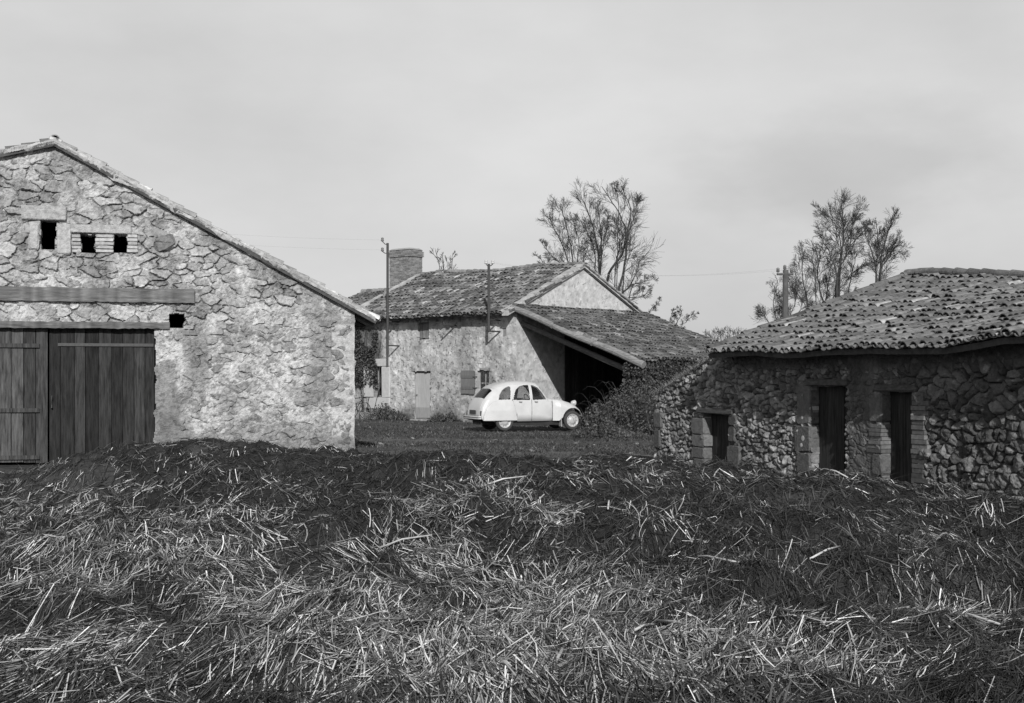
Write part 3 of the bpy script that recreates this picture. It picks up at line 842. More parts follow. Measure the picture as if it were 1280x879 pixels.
NS, NT = 420, 281
pp = np.linspace(0, len(K) - 1, NS); S = crom(pp)
th = np.linspace(-math.pi / 2, math.pi / 2, NT)                 # -pi/2 right sill .. 0 roof .. pi/2 left sill
th = np.sign(th) * np.abs(th / (math.pi / 2)) ** 1.0 * math.pi / 2
nse = 5.2
y_ = np.sign(np.sin(th)) * np.abs(np.sin(th)) ** (2 / nse); a_ = np.abs(np.cos(th)) ** (2 / nse)
XT, ZT, XB, ZB, WW = [S[:, k:k + 1] for k in range(5)]
CXx = XB + (XT - XB) * a_[None]; CZ = ZB + (ZT - ZB) * a_[None]
tum = np.clip((CZ - .98) / .6, 0, 1) ** 1.15 * .115
bulge = .012 * np.sin(np.clip((CZ - .3) / .7, 0, 1) * math.pi)
CY = y_[None] * (WW - tum + bulge)
Pf = np.stack([CXx, CY, CZ], -1)
nrm = np.cross(np.gradient(Pf, axis=0), np.gradient(Pf, axis=1)); nrm /= np.linalg.norm(nrm, axis=2, keepdims=True) + 1e-9
ctr = np.array([.6, 0, .8]); flip = np.sign(np.sum(nrm * (Pf - ctr), -1, keepdims=True)); nrm *= flip
Pb = Pf - nrm * .014
cell = lambda A: (A[:-1, :-1] + A[1:, 1:] + A[1:, :-1] + A[:-1, 1:]) / 4
fx, fy, fz = cell(Pf[..., 0]), cell(Pf[..., 1]), cell(Pf[..., 2]); ft = np.broadcast_to(cell(np.broadcast_to(th[None], (NS, NT))), fx.shape)
fp = cell(np.broadcast_to(pp[:, None], (NS, NT)))
side = np.abs(fy) > .40
wq = [(-.2, .99), (-.16, 1.14), (-.05, 1.29), (.09, 1.38), (.21, 1.425), (.255, 1.4), (.235, 1.2), (.2, 1.0)]
wr = [(.305, .98), (.34, 1.14), (.43, 1.31), (.58, 1.42), (.74, 1.455), (.895, 1.46), (.905, .98)]
wf = [(.99, .98), (.99, 1.455), (1.10, 1.44), (1.235, 1.365), (1.365, 1.21), (1.5, .99)]
dr_ = [(.44, .36), (.39, .6), (.29, .96), (.295, 1.14), (.39, 1.33), (.54, 1.45), (.74, 1.49), (.945, 1.49), (.945, .36)]
df_ = [(.957, .36), (.957, 1.49), (1.11, 1.475), (1.26, 1.39), (1.40, 1.22), (1.545, 1.0), (1.71, .97), (1.71, .36)]
used = np.zeros(fx.shape, bool)


def panel(name, mask, m, parent, inset=0.0, col=1.0):
    V, q, C = solid_grid(Pf - nrm * inset, Pb - nrm * inset, mask, np.full(Pf.shape[:2], col))
    return obj(name, V, [q], m, parent, C, True, local=True)


CW = .52                                                          # paint
fdoor = {}
glass = []
for sgn in (-1, 1):
    sm = side & (np.sign(fy) == sgn)
    for nm, poly, win in (('rear_door', dr_, wr), ('front_door', df_, wf)):
        d = sm & inpoly(fx, fz, poly); w = d & inpoly(fx, fz, win); used |= d
        dd = panel(nm, d & ~w, M['paint'], car, -.004, CW)
        panel('window', w, M['glass'], dd, .006)
        mb = MB(); xh = .5 if nm == 'rear_door' else 1.05
        mb.tube([(xh, sgn * .655, .93), (xh, sgn * .69, .93), (xh + .09, sgn * .69, .925)], .012, 6, .25); mb.build('handle', M['iron'], dd, local=True)
    w = sm & inpoly(fx, fz, wq); used |= w
    panel('quarter_window', w, M['glass'], car, .006)
    # seams
    seam = np.zeros(fx.shape, bool)
    for nm, poly in (('r', dr_), ('f', df_)):
        for dx in (-.017, .017):
            for dz in (-.01, .01):
                seam |= sm & inpoly(fx + dx, fz + dz, poly)
    used |= seam & ~used & (fz < 1.0)
rw = (np.abs(fy) < .47) & (fp > 4.12) & (fp < 5.85) & (np.abs(ft) < 1.0); used |= rw
panel('rear_window', rw, M['glass'], car, .006)
ws = (np.abs(fy) < .51) & (fp > 11.2) & (fp < 12.9) & (np.abs(ft) < 1.05); used |= ws
panel('windscreen', ws, M['glass'], car, .006)
bl = (np.abs(fy) < .5) & (fp > .9) & (fp < 3.9) & (np.abs(ft) < 1.0); used |= bl
boot = panel('boot_lid', bl, M['paint'], car, -.006, CW)
rf = (np.abs(fy) < .44) & (fp > 6.1) & (fp < 10.95) & (np.abs(ft) < 1.0); used |= rf
panel('canvas_roof', rf, M['paint'], car, -.008, CW * .92)
hd = (fp > 13.15) & (np.abs(fy) < .5) & (np.abs(ft) < 1.15); used |= hd
panel('bonnet', hd, M['paint'], car, -.006, CW)
panel('body', ~used, M['paint'], car, 0, CW)


def fender(name, poly, yfun, s, res=.011):
    xs = np.arange(min(p[0] for p in poly) - .02, max(p[0] for p in poly) + .02, res); zs = np.arange(min(p[1] for p in poly) - .02, max(p[1] for p in poly) + .02, res)
    X, Z = np.meshgrid(xs, zs, indexing='ij'); Y = yfun(X, Z)
    mask = inpoly(cell(X), cell(Z), poly)
    Pa = np.stack([X, s * Y, Z], -1); Pbk = np.stack([X, s * (Y - .02), Z], -1)
    V, q, C = solid_grid(Pa, Pbk, mask, np.full(X.shape, CW))
    return obj(name, V, [q], M['paint'], car, C, True, local=True)


def arc(cx, cz, r, a0, a1, n=14):
    return [(cx + r * math.cos(R(a0 + (a1 - a0) * k / n)), cz + r * math.sin(R(a0 + (a1 - a0) * k / n))) for k in range(n + 1)]


Rw = .305
fpoly = [(1.70, .30), (1.70, .98), (1.85, .985), (2.1, .955), (2.35, .885), (2.55, .79), (2.68, .68), (2.76, .54), (2.80, .40), (2.77, .40)] + arc(2.40, .33, .385, 12, 168) + [(1.96, .36), (1.90, .30)]
def yf(X, Z):
    zt = np.interp(X, [1.7, 1.85, 2.1, 2.35, 2.55, 2.68, 2.76, 2.81], [1.0, .99, .96, .89, .8, .69, .55, .40])
    inn = np.interp(X, [1.7, 2.0, 2.3, 2.5, 2.8], [.585, .47, .4, .38, .42])
    t = np.clip((zt - Z) / .26, 0, 1)
    return inn + (.715 - inn) * np.sqrt(np.clip(1 - (1 - t) ** 2, 0, 1)) * np.interp(X, [1.7, 1.95], [.3, 1])
rpoly = [(-.74, .33), (-.72, .5), (-.62, .72), (-.45, .9), (-.2, .985), (.1, .99), (.28, .95), (.375, .62), (.43, .33)]
def yr(X, Z):
    q = np.clip(1 - ((X + .12) / .62) ** 2, 0, 1) * np.clip((1.0 - Z) / .35, 0, 1)
    return .638 + .085 * np.sqrt(q)
for s in (-1, 1):
    fender('front_fender', fpoly, yf, s); fender('rear_fender', rpoly, yr, s)
    for (cx, k) in ((0, 0), (2.40, 1)):
        yc = s * .605
        mb = MB(); w = .066
        prof = [(.205, -w * .75), (.24, -w), (.285, -w * .9), (Rw, -w * .5), (Rw, w * .5), (.285, w * .9), (.24, w), (.205, w * .75)]
        mb.lathe(prof, (cx, yc, Rw), (0, s, 0), 40, .055)
        wh = bpy.data.objects.new('wheel', None)
        COLL.objects.link(wh); wh.parent = car
        mb.build('tyre', M['rubber'], wh, True, True)
        mb = MB()
        mb.lathe([(.212, -.05), (.213, .052), (.195, .056), (.185, .03), (.13, .022), (.118, .05), (.06, .062), (.001, .064)], (cx, yc, Rw), (0, s, 0), 40, .4)
        for h in range(10):
            a = h * .628; mb.lathe([(.001, .0285), (.014, .0282), (.014, .02)], (cx + .158 * math.cos(a), yc, Rw + .158 * math.sin(a)), (0, s, 0), 8, .05)
        mb.build('rim', M['paint'], wh, True, True)
    # headlamp on its stalk
    mb = MB(); c = (2.54, s * .50, .87)
    mb.lathe([(.001, -.13), (.045, -.115), (.075, -.07), (.092, 0), (.092, .02)], c, (1, 0, 0), 22, .46)
    mb.tube([(2.52, s * .5, .80), (2.50, s * .38, .74)], .02, 6, .5)
    hl = mb.build('headlight', M['paint'], car, True, True)
    mb = MB(); mb.lathe([(.09, .02), (.07, .04), (.03, .05), (.001, .052)], c, (1, 0, 0), 22, .5); mb.build('lens', M['porcelain'], hl, True, True)
    mb = MB(); mb.box((-.775, s * .555, .565), (.06, .07, .15), .12); mb.box((-.79, s * .555, .565), (.05, .05, .12), .1); mb.build('tail_light', M['porcelain'], car, local=True)
    mb = MB(); mb.hexa(np.array([(1.98, s * .67, .12), (2.02, s * .67, .10), (2.02, s * .5, .10), (1.98, s * .5, .12), (1.98, s * .67, .36), (2.0, s * .67, .36), (2.0, s * .5, .36), (1.98, s * .5, .36)]), .3)
    mb.build('mud_flap', M['rubber'], car, local=True)
mb = MB(); mb.tube([(-.84, -.70, .46), (-.90, -.60, .455), (-.91, 0, .455), (-.90, .60, .455), (-.84, .70, .46)], .028, 8, .46)
mb.tube([(-.84, -.70, .40), (-.90, -.60, .395), (-.91, 0, .395), (-.90, .60, .395), (-.84, .70, .40)], .022, 8, .45)
for s in (-1, 1): mb.tube([(-.7, s * .4, .42), (-.89, s * .4, .43)], .02, 6, .2)
mb.build('rear_bumper', M['paint'], car, True, True)
mb = MB(); mb.tube([(2.72, -.70, .44), (2.84, -.58, .44), (2.86, 0, .44), (2.84, .58, .44), (2.72, .70, .44)], .03, 8, .45)
for s in (-1, 1): mb.tube([(2.5, s * .3, .42), (2.83, s * .3, .44)], .02, 6, .2)
mb.build('front_bumper', M['paint'], car, True, True)
mb = MB(); mb.box((-.842, 0, .60), (.012, .50, .125), .035); mb.build('number_plate', M['porcelain'], car, local=True)
mb = MB(); mb.box((.85, 0, .24), (2.2, 1.1, .14), .03); mb.box((-.45, 0, .27), (.5, .7, .14), .03); mb.box((2.4, 0, .33), (.08, 1.2, .08), .05); mb.box((0, 0, .3), (.08, 1.16, .08), .05)
mb.build('floor_pan', M['dark'], car, local=True)
for (x, nm) in ((.1, 'rear_seat'), (.85, 'front_seat')):
    mb = MB(); mb.box((x + .2, 0, .55), (.45, 1.0, .12), .07)
    mb.hexa(np.array([(x - .08, -.5, .55), (x + .02, -.5, .55), (x + .02, .5, .55), (x - .08, .5, .55), (x - .22, -.5, 1.02), (x - .14, -.5, 1.04), (x - .14, .5, 1.04), (x - .22, .5, 1.02)]), .07)
    mb.build(nm, M['dark'], car, local=True)
mb = MB()
tt = np.linspace(0, 2 * math.pi, 25); P = np.stack([1.22 - .08 * np.sin(tt), .3 + .19 * np.cos(tt), .98 + .17 * np.sin(tt)], -1)
mb.tube(P, .012, 6, .05, cap=False); mb.tube([(1.22, .3, .98), (1.5, .3, .8)], .015, 6, .05); mb.tube([(1.22, .12, .98), (1.22, .48, .98)], .01, 6, .05)
mb.build('steering_wheel', M['rubber'], car, local=True)

# =================================================================== POWER POSTS ON THE HOUSE WALL
def wall_post(px_tip, px_base, ytop, ybot, arms, label, ins, brace=None):
    u = fh.u(px_base); un = fh.u(px_tip)
    d = fh.o[1] + fh.t[1] * u
    # distance the post stands off the wall so that it sits over px_tip
    L = .7
    for _ in range(30):
        P = fh.P(u, 2, L); x = CX + F * P[0] / P[1]
        L += (x - px_tip) * .02
    P = fh.P(u, 0, L); zz = lambda y: EYE - (y - YH) / F * P[1]
    root = thing('power_post', label, 'power post', tuple(fh.P(u, 0, L) + np.array([0, 0, zz(ybot)])), 0, 'iron power posts on the farmhouse wall')
    mb = MB(); mb.tube([P + [0, 0, zz(ybot)], P + [0, 0, zz(ytop)]], .05, 8, .05); mb.build('post', M['iron'], root)
    for y in arms:
        mb = MB(); mb.tube([fh.P(u, zz(y), -.05), fh.P(u, zz(y), L)], .032, 6, .05); mb.build('bracket', M['iron'], root)
    for (x, y) in ins:
        q = at(x, y, P[1]); q2 = P + [0, 0, zz(max(y + 4, ytop + 2))]
        mb = MB(); mb.tube([q2, q * .5 + q2 * .5 + [0, 0, -.07], q + [0, 0, -.06]], .018, 5, .05)
        b = mb.build('insulator_arm', M['iron'], root)
        mb = MB(); mb.lathe([(.02, -.06), (.06, -.05), (.06, -.01), (.04, .01), (.055, .03), (.05, .08), (.001, .1)], q, (0, 0, 1), 12, .12 if px_tip < 500 else .45)
        mb.build('insulator', M['porcelain'], b, True)
    return P, zz


p1, _ = wall_post(484.5, 499, 304, 444, (402, 432), 'tall iron power post on brackets in front of the chimney', [(478, 300), (478, 312.5)])
p2, z2 = wall_post(611, 625, 330, 414, (414, 400), 'shorter iron power post with twin insulators above the shuttered window', [(607.5, 328), (616, 328)])
mb = MB(); u = fh.u(570); z = fh.uz(570, 407)[1]
mb.tube([fh.P(u, z, -.05), fh.P(u, z, .75)], .034, 6, .05); mb.tube([fh.P(u, z, .7), fh.P(u, z + .14, .7)], .02, 6, .05)
tag(mb.build('wall_bracket', M['iron']), 'lone iron arm jutting from the farmhouse wall between the two power posts', 'bracket')

# =================================================================== TELEPHONE POLE AND WIRES
tp = at(981, 470, 46)
pole = thing('telephone_pole', 'weathered utility pole rising behind the outbuilding roof beside bare trees', 'pole', (tp[0], tp[1], 0))
mb = MB(); mb.tube([(tp[0], tp[1], -.1), (tp[0], tp[1], 2.5), (tp[0] + .03, tp[1], 5.35)], [.12, .105, .095], 10, .16); mb.build('post', M['bark'], pole)
mb = MB(); mb.tube([(tp[0] - .28, tp[1] - .1, 5.2), (tp[0] + .3, tp[1] + .1, 5.22)], .045, 6, .1); mb.build('crossarm', M['iron'], pole)
for dx in (-.25, 0, .25):
    mb = MB(); mb.lathe([(.03, 0), (.06, .03), (.05, .1), (.06, .13), (.001, .17)], (tp[0] + dx, tp[1] + dx * .35, 5.26 if dx else 5.36), (0, 0, 1), 10, .12); mb.build('insulator', M['porcelain'], pole, True)
for k, (x0, dx) in enumerate(((607.5, -.25), (616, .25))):
    A = at(x0, 328, p2[1]); B = np.array([tp[0] + dx, tp[1] + dx * .35, 5.38])
    t = np.linspace(0, 1, 30)[:, None]; P = A + (B - A) * t; P[:, 2] -= 4 * .35 * (t * (1 - t))[:, 0]
    mb = MB(); mb.tube(P, .0025, 4, .35); tag(mb.build('power_wire', M['iron']), 'thin wire sagging from the twin insulator post to the utility pole', 'wire', 'wires between house and pole')
for k, y in enumerate((300, 312.5)):
    A = at(478, y, p1[1]); B = at(-60, 250 + 12 * k, 62)
    t = np.linspace(0, 1, 30)[:, None]; P = A + (B - A) * t; P[:, 2] -= 4 * .4 * (t * (1 - t))[:, 0]
    mb = MB(); mb.tube(P, .0022, 4, .35); tag(mb.build('power_wire', M['iron']), 'thin wire running left from the tall chimney post over the barn', 'wire', 'wires over the barn')

# =================================================================== BICYCLE
bu = fh.u(453); bp = fh.P(bu, 0, .35)
bike = thing('bicycle', 'dark bicycle leaning on the stained wall just past the barn corner', 'bicycle', tuple(bp), R(-40))
for x in (.52, -.52):
    w = bpy.data.objects.new('wheel', None); COLL.objects.link(w); w.parent = bike
    tt = np.linspace(0, 2 * math.pi, 33)
    ring = lambda r: np.stack([x + r * np.cos(tt), .06 * np.sin(tt) * 0 + .0 * tt, .34 + r * np.sin(tt)], -1)
    mb = MB(); mb.tube(ring(.325), .019, 6, .05, False); mb.build('tyre', M['rubber'], w, local=True)
    mb = MB(); mb.tube(ring(.30), .009, 5, .3, False)
    for k in range(14): mb.tube([(x, 0, .34), (x + .3 * math.cos(k * .449), 0, .34 + .3 * math.sin(k * .449))], .003, 3, .3)
    mb.build('rim', M['iron'], w, local=True)
mb = MB()
for a, b in (((-.52, 0, .34), (-.08, 0, .3)), ((-.52, 0, .34), (-.2, 0, .82)), ((-.08, 0, .3), (-.22, 0, .88)), ((-.08, 0, .3), (.36, 0, .82)), ((-.2, 0, .8), (.34, 0, .88)), ((.33, 0, .95), (.40, 0, .68)), ((.40, 0, .68), (.52, 0, .34))):
    mb.tube([a, b], .016, 6, .06)
mb.build('frame', M['iron'], bike, local=True)
mb = MB(); mb.tube([(.2, -.28, 1.02), (.3, -.2, 1.05), (.33, 0, .98), (.3, .2, 1.05), (.2, .28, 1.02)], .013, 6, .2); mb.build('handlebar', M['iron'], bike, local=True)
mb = MB(); mb.hexa(np.array([(-.36, -.09, .9), (-.08, -.03, .92), (-.08, .03, .92), (-.36, .09, .9), (-.37, -.1, .96), (-.07, -.03, .95), (-.07, .03, .95), (-.37, .1, .96)]), .06); mb.build('saddle', M['rubber'], bike, local=True)

# =================================================================== WHEELBARROW IN THE SHED
wp = fg.P(.9, 0, 4.55)
wb_ = thing('wheelbarrow', 'metal wheelbarrow tipped against the ivy wall at the shed mouth', 'wheelbarrow', tuple(wp), R(-35))
mb = MB()
o = np.array([(-.45, -.34, .95), (.42, -.34, 1.02), (.42, .34, 1.02), (-.45, .34, .95)]); i_ = np.array([(-.18, -.2, .52), (.2, -.2, .5), (.2, .2, .5), (-.18, .2, .52)])
mb.add(np.concatenate([i_, o, o * [.95, .94, 1], i_ + [0, 0, .02]]), [(0, 3, 2, 1), (0, 1, 5, 4), (1, 2, 6, 5), (2, 3, 7, 6), (3, 0, 4, 7), (4, 5, 9, 8), (5, 6, 10, 9), (6, 7, 11, 10), (7, 4, 8, 11), (8, 9, 13, 12), (9, 10, 14, 13), (10, 11, 15, 14), (11, 8, 12, 15), (12, 13, 14, 15)], col=.14)
mb.build('tub', M['iron'], wb_, local=True)
mb = MB(); mb.tube([*o, o[0]], .016, 6, .5, False); mb.build('rim', M['iron'], wb_, local=True)
for s in (-1, 1):
    mb = MB(); mb.tube([(.75, s * .08, .24), (.2, s * .22, .48), (-.85, s * .3, .62)], .022, 6, .14); mb.build('handle', M['beam'], wb_, local=True)
    mb = MB(); mb.tube([(-.2, s * .24, .54), (-.3, s * .26, .0)], .02, 6, .08); mb.build('leg', M['iron'], wb_, local=True)
mb = MB(); mb.lathe([(.05, -.03), (.19, -.03), (.22, -.02), (.22, .02), (.19, .03), (.05, .03)], (.75, 0, .22), (0, 1, 0), 24, .06); mb.build('wheel', M['rubber'], wb_, True, True)

# =================================================================== BARE TREES
class Tree:
    def __init__(s, seed, tw=.009):
        s.g = np.random.default_rng(seed); s.trunk = MB(); s.crown = MB(); s.tw = tw

    def limb(s, P, r0, r1, level, col=.1, mb=None, sides=None):
        P = np.asarray(P, float)
        (mb or s.crown).tube(P, np.linspace(r0, r1, len(P)), sides or (7, 5, 4, 3, 3, 3)[level], col * s.g.uniform(.8, 1.2), cap=level < 1)
        return P

    def grow(s, p, d, L, r, level, maxl, up=.1, spread=.6, nchild=6):
        g = s.g; n = 5 if level < 3 else 4; P = [p]; dd = d / np.linalg.norm(d); st = L / (n - 1)
        for _ in range(n - 1):
            dd = dd + g.normal(0, .075, 3) + np.array([0, 0, up * (.6 if level < 2 else .1)]); dd /= np.linalg.norm(dd); P.append(P[-1] + dd * st)
        P = s.limb(P, r, max(r * .45, s.tw * .8), min(level, 5))
        if level >= maxl: return
        s.kids(P, L, r, level, maxl, up, spread, nchild)

    def kids(s, P, L, r, level, maxl, up, spread, nchild, t0=.2):
        g = s.g; k = (nchild + 4, 7, 6, 4)[min(level, 3)]
        for j in range(k):
            t = t0 + (.97 - t0) * (j + g.random()) / k; x = t * (len(P) - 1); i = min(int(x), len(P) - 2)
            q = P[i] + (P[i + 1] - P[i]) * (x - i); T = P[i + 1] - P[i]; T /= np.linalg.norm(T)
            v = g.normal(0, 1, 3); v -= T * np.dot(v, T); v /= np.linalg.norm(v) + 1e-6
            a = g.uniform(.45, 1.0 if level < 2 else 1.1) * (spread + .25)
            s.grow(q, T * math.cos(a) + v * math.sin(a), L * g.uniform(.5, .85 if level < 2 else 1.05) * (1.15 - .68 * t), max(r * (1 - .55 * t) * g.uniform(.3, .45), s.tw), level + 1, maxl, up, spread, nchild)

    def stem(s, pts, d, r0, r1, maxl=4, spread=.6, nchild=8, up=.1, t0=.08, base=None, minl=1.0):
        """Main stem through image-like waypoints at distance d, with depth wander, carried down to the ground."""
        g = s.g; W = [at(x, y, d + g.normal(0, .15)) for x, y in pts]
        b = base if base is not None else np.array([W[0][0], W[0][1], -.1])
        m = np.array([W[0] * .6 + np.asarray(b) * .4])
        full = [np.asarray(b, float), m[0]] + W
        # smooth resample
        A = np.array(full); t = np.linspace(0, len(A) - 1, 4 * len(A)); Q_ = np.stack([np.interp(t, np.arange(len(A)), A[:, k]) for k in range(3)], -1)
        for _ in range(2): Q_[1:-1] = (Q_[:-2] + 2 * Q_[1:-1] + Q_[2:]) / 4
        Q_[1:-1] += g.normal(0, .04, (len(Q_) - 2, 3)) * .4
        s.limb(Q_, r0 * .7, r1 * .8, 0, .09, s.trunk)
        Lw = float(np.linalg.norm(A[-1] - A[2])) if len(A) > 3 else 2.0
        up_part = Q_[len(Q_) // 3:]
        s.kids(up_part, max(min(Lw * .52, 2.3), minl), r0 * .4, 0, maxl, up, spread, nchild, t0)

    def done(s, name, label, cat, group=None, label2=None):
        loc = np.concatenate(s.trunk.v)[0].copy(); loc[2] = 0
        o = thing(name, label, cat, tuple(loc), 0, group)
        s.trunk.build('trunk', M['bark'], o, True); s.crown.build('crown', M['bark'], o)
        return o


GT = 'bare winter trees behind the farmhouse'
t = Tree(1, .0055)
for pts, r in (([(716, 345), (706, 312), (692, 285), (686, 268)], .07), ([(718, 340), (712, 300), (704, 268), (700, 258)], .07), ([(722, 335), (724, 300), (716, 275)], .06), ([(712, 338), (694, 325), (676, 302)], .05), ([(726, 332), (736, 308), (735, 288)], .05), ([(708, 345), (688, 338), (674, 322)], .04)):
    t.stem(pts, 66, r, .015, 3, .6, 9, base=at(716, 520, 66.3))
t.done('bare_tree', 'dense bushy bare tree showing just left of the farmhouse gable peak', 'tree', GT)
t = Tree(2, .0055)
for pts, r in (([(750, 345), (746, 300), (736, 268), (726, 243)], .12), ([(750, 340), (752, 305), (750, 280), (748, 262)], .08), ([(744, 312), (733, 288), (722, 270)], .05), ([(751, 320), (757, 292), (760, 270)], .05)):
    t.stem(pts, 67, r, .018, 3, .5, 8, base=at(751, 520, 67.2))
t.done('bare_tree', 'upright bare tree with forked thin stems directly behind the gable peak', 'tree', GT)
t = Tree(3, .0055)
for pts, r in (([(757, 352), (768, 330), (780, 318), (783, 288), (772, 262), (752, 233)], .13), ([(772, 365), (779, 345), (783, 318), (784, 290), (790, 262), (776, 232)], .13), ([(769, 328), (776, 305), (770, 288)], .06), ([(784, 290), (797, 262), (795, 250)], .06), ([(774, 250), (768, 232)], .04)):
    t.stem(pts, 66, r, .018, 3, .52, 8, base=at(766, 520, 66))
t.done('bare_tree', 'tallest bare tree with thick crooked limbs above the gable slope', 'tree', GT)
t = Tree(4, .0055)
for pts, r in (([(774, 370), (788, 358), (796, 340), (800, 322)], .09), ([(788, 356), (805, 352), (812, 350)], .05), ([(776, 372), (800, 372), (812, 365)], .05)):
    t.stem(pts, 64, r, .015, 3, .6, 7, base=at(770, 520, 64))
t.done('bare_tree', 'low leaning bare tree whose limbs sweep out right of the gable', 'tree', GT)
t = Tree(5, .005)
for pts, r in (([(808, 395), (818, 382), (826, 376)], .04), ([(846, 405), (852, 392), (850, 384)], .04), ([(850, 408), (862, 398), (870, 392)], .035), ([(836, 400), (842, 388)], .03)):
    t.stem(pts, 62, r, .012, 3, .7, 6, base=at(835, 510, 62), minl=.45)
t.done('bare_shrub', 'sparse bare shrub peeping over the far edge of the lean-to roof', 'shrub')
t = Tree(6, .008)
for pts, r in (([(552, 350), (548, 325), (538, 314)], .035), ([(554, 350), (554, 330), (552, 318)], .035), ([(564, 350), (565, 330), (566, 316)], .035), ([(558, 350), (560, 335), (558, 322)], .02)):
    t.stem(pts, 66, r, .012, 2, .5, 4, base=at(556, 510, 66), minl=.4)
t.done('bare_sapling', 'thin wispy sapling poking above the ridge right of the chimney', 'sapling')
GR = 'bare trees behind the outbuilding'
t = Tree(7, .0045)
for pts, r in (([(1044, 372), (1050, 328), (1055, 292), (1054, 272), (1051, 257)], .10), ([(1053, 294), (1063, 274), (1078, 260)], .04), ([(1048, 335), (1064, 305), (1082, 285)], .04), ([(1047, 340), (1034, 312), (1022, 290)], .04), ([(1052, 300), (1040, 275), (1024, 262)], .04), ([(1050, 310), (1062, 290), (1070, 272)], .04)):
    t.stem(pts, 49, r, .012, 3, .55, 8, base=at(1043, 520, 49))
t.done('bare_tree', 'tallest bare tree rising behind the ridge of the outbuilding', 'tree', GR)
t = Tree(8, .0045)
for pts, r in (([(1098, 352), (1092, 320), (1084, 300), (1080, 285)], .07), ([(1099, 350), (1102, 315), (1110, 290), (1116, 272)], .08), ([(1101, 330), (1112, 312), (1128, 315)], .04), ([(1098, 335), (1110, 325), (1126, 300)], .04), ([(1095, 330), (1098, 300), (1096, 280)], .05)):
    t.stem(pts, 48, r, .012, 3, .55, 8, base=at(1098, 520, 48))
t.done('bare_tree', 'rounded bare tree standing farthest right above the tiled ridge', 'tree', GR)
t = Tree(9, .0045)
for pts, r in (([(1012, 390), (1006, 362), (1002, 335), (1006, 312)], .05), ([(1030, 382), (1022, 350), (1024, 320), (1032, 292)], .06), ([(1010, 388), (1000, 372), (990, 355)], .04), ([(1032, 380), (1036, 350), (1040, 310)], .05), ([(1020, 385), (1018, 340), (1014, 322)], .04), ([(1060, 365), (1066, 335), (1072, 318)], .05), ([(1040, 372), (1060, 350), (1078, 330)], .04)):
    t.stem(pts, 50, r, .012, 3, .6, 8, base=at(1020, 520, 50))
t.done('bare_thicket', 'low tangled bare thicket between the utility pole and the tallest right tree', 'thicket', GR)
t = Tree(10, .0045)
for pts, r in (([(968, 410), (958, 400), (955, 392)], .03), ([(985, 400), (996, 375), (990, 352)], .03), ([(972, 408), (966, 380), (972, 350)], .025), ([(990, 398), (1004, 385), (1014, 380)], .03)):
    t.stem(pts, 47, r, .012, 3, .7, 6, base=at(978, 520, 47))
t.done('bare_shrub', 'scrubby bare shrub growing around the foot of the utility pole', 'shrub')
t = Tree(12, .007)
for k in range(12):
    x = 884 + k * 4.1; t.stem([(x * .6 + 908 * .4, 438), (x, 420), (x + (x - 908) * .1, 412 + abs(k - 6) * 1.2)], 85, .03, .01, 2, .8, 5, base=at(908, 490, 85))
t.done('distant_bush', 'hazy round bush far off in the gap between the two tiled roofs', 'bush')

# =================================================================== GROUND
n = 160
gx = np.sinh(np.linspace(-5.2, 5.2, n)) * 9; gy = np.concatenate([[-600, -200, -60, -20], np.sinh(np.linspace(-1.2, 5.0, n)) * 12 + 30])
GX, GY = np.meshgrid(gx, gy, indexing='ij')
GZ = (fbm(GX * .5, GY * .5, 61, 4) - .5) * .10 * (np.abs(GX) < 60) * (GY < 120) - .02
idx = np.arange(GX.size).reshape(GX.shape)
gm = mat('yard_ground', attr=True, nscale=2.5, namp=.55, bump=.9, bscale=9, bdist=.08)
gc = .035 + .05 * fbm(GX * .35, GY * .8, 62, 4) * 1.2
gc = gc * (1 + .5 * sst(.5, .7, fbm(GX * .15, GY * .7, 66, 3)))
g = obj('ground', np.stack([GX, GY, GZ], -1), [np.stack([idx[:-1, :-1], idx[1:, :-1], idx[1:, 1:], idx[:-1, 1:]], -1).reshape(-1, 4)], gm, None, gc, True)
tag(g, 'dark trodden farmyard earth with thin grass', 'ground', kind='structure')


def ground_z(x, y):
    return (fbm(x * .5, y * .5, 61, 4) - .5) * .10 - .02


# =================================================================== MANURE HEAP
CPX = [-400, 33, 90, 140, 200, 260, 330, 440, 500, 560, 640, 700, 760, 815, 850, 900, 950, 1040, 1100, 1160, 1250, 1700]
CPY = [606, 588, 577, 566, 560, 556, 556, 560, 570, 577, 578, 584, 580, 586, 588, 588, 590, 600, 607, 618, 626, 640]
CPD = [19, 19.5, 19.5, 19.5, 19, 18.5, 18, 16.5, 15.5, 15, 14.5, 14, 13.8, 13.4, 13.2, 13, 12.8, 12.4, 12.2, 12, 11.8, 11.5]


def heap(k, d):
    """height over polar ground coordinates: k = x / y, d = y"""
    px = CX + F * k
    dc = np.interp(px, CPX, CPD); zc = EYE - (np.interp(px, CPX, CPY) - YH) / F * dc
    x = k * d
    z0 = .70
    s = sst(0, 1, (d - 3.5) / (dc - 3.5))
    z = z0 + (zc - z0) * s - .10 * np.sin(np.clip((d - 3.5) / (dc - 3.5), 0, 1) * math.pi)
    amp = 1 - .5 * sst(dc - 3, dc, d)
    z = z + amp * ((fbm(x * .4 + 3, d * .75, 71, 3) - .5) * .55 + (fbm(x * 1.5, d * 1.9, 72, 4) - .5) * .40) + (fbm(x * 6, d * 6, 73, 4) - .5) * .12 + .10 * (np.abs(fbm(x * 2.6, d * 2.6, 74, 3) - .5) * 4 - .5) * amp
    z = z + .06 * (fbm(x * 1.1, d * .4, 75, 3) - .5) * sst(dc - 4, dc, d)
    z = z * sst(dc + 1.7, dc + .1, d) * sst(.6, 2.4, d)
    return z - .06 * (1 - sst(dc + 1.7, dc + .1, d))


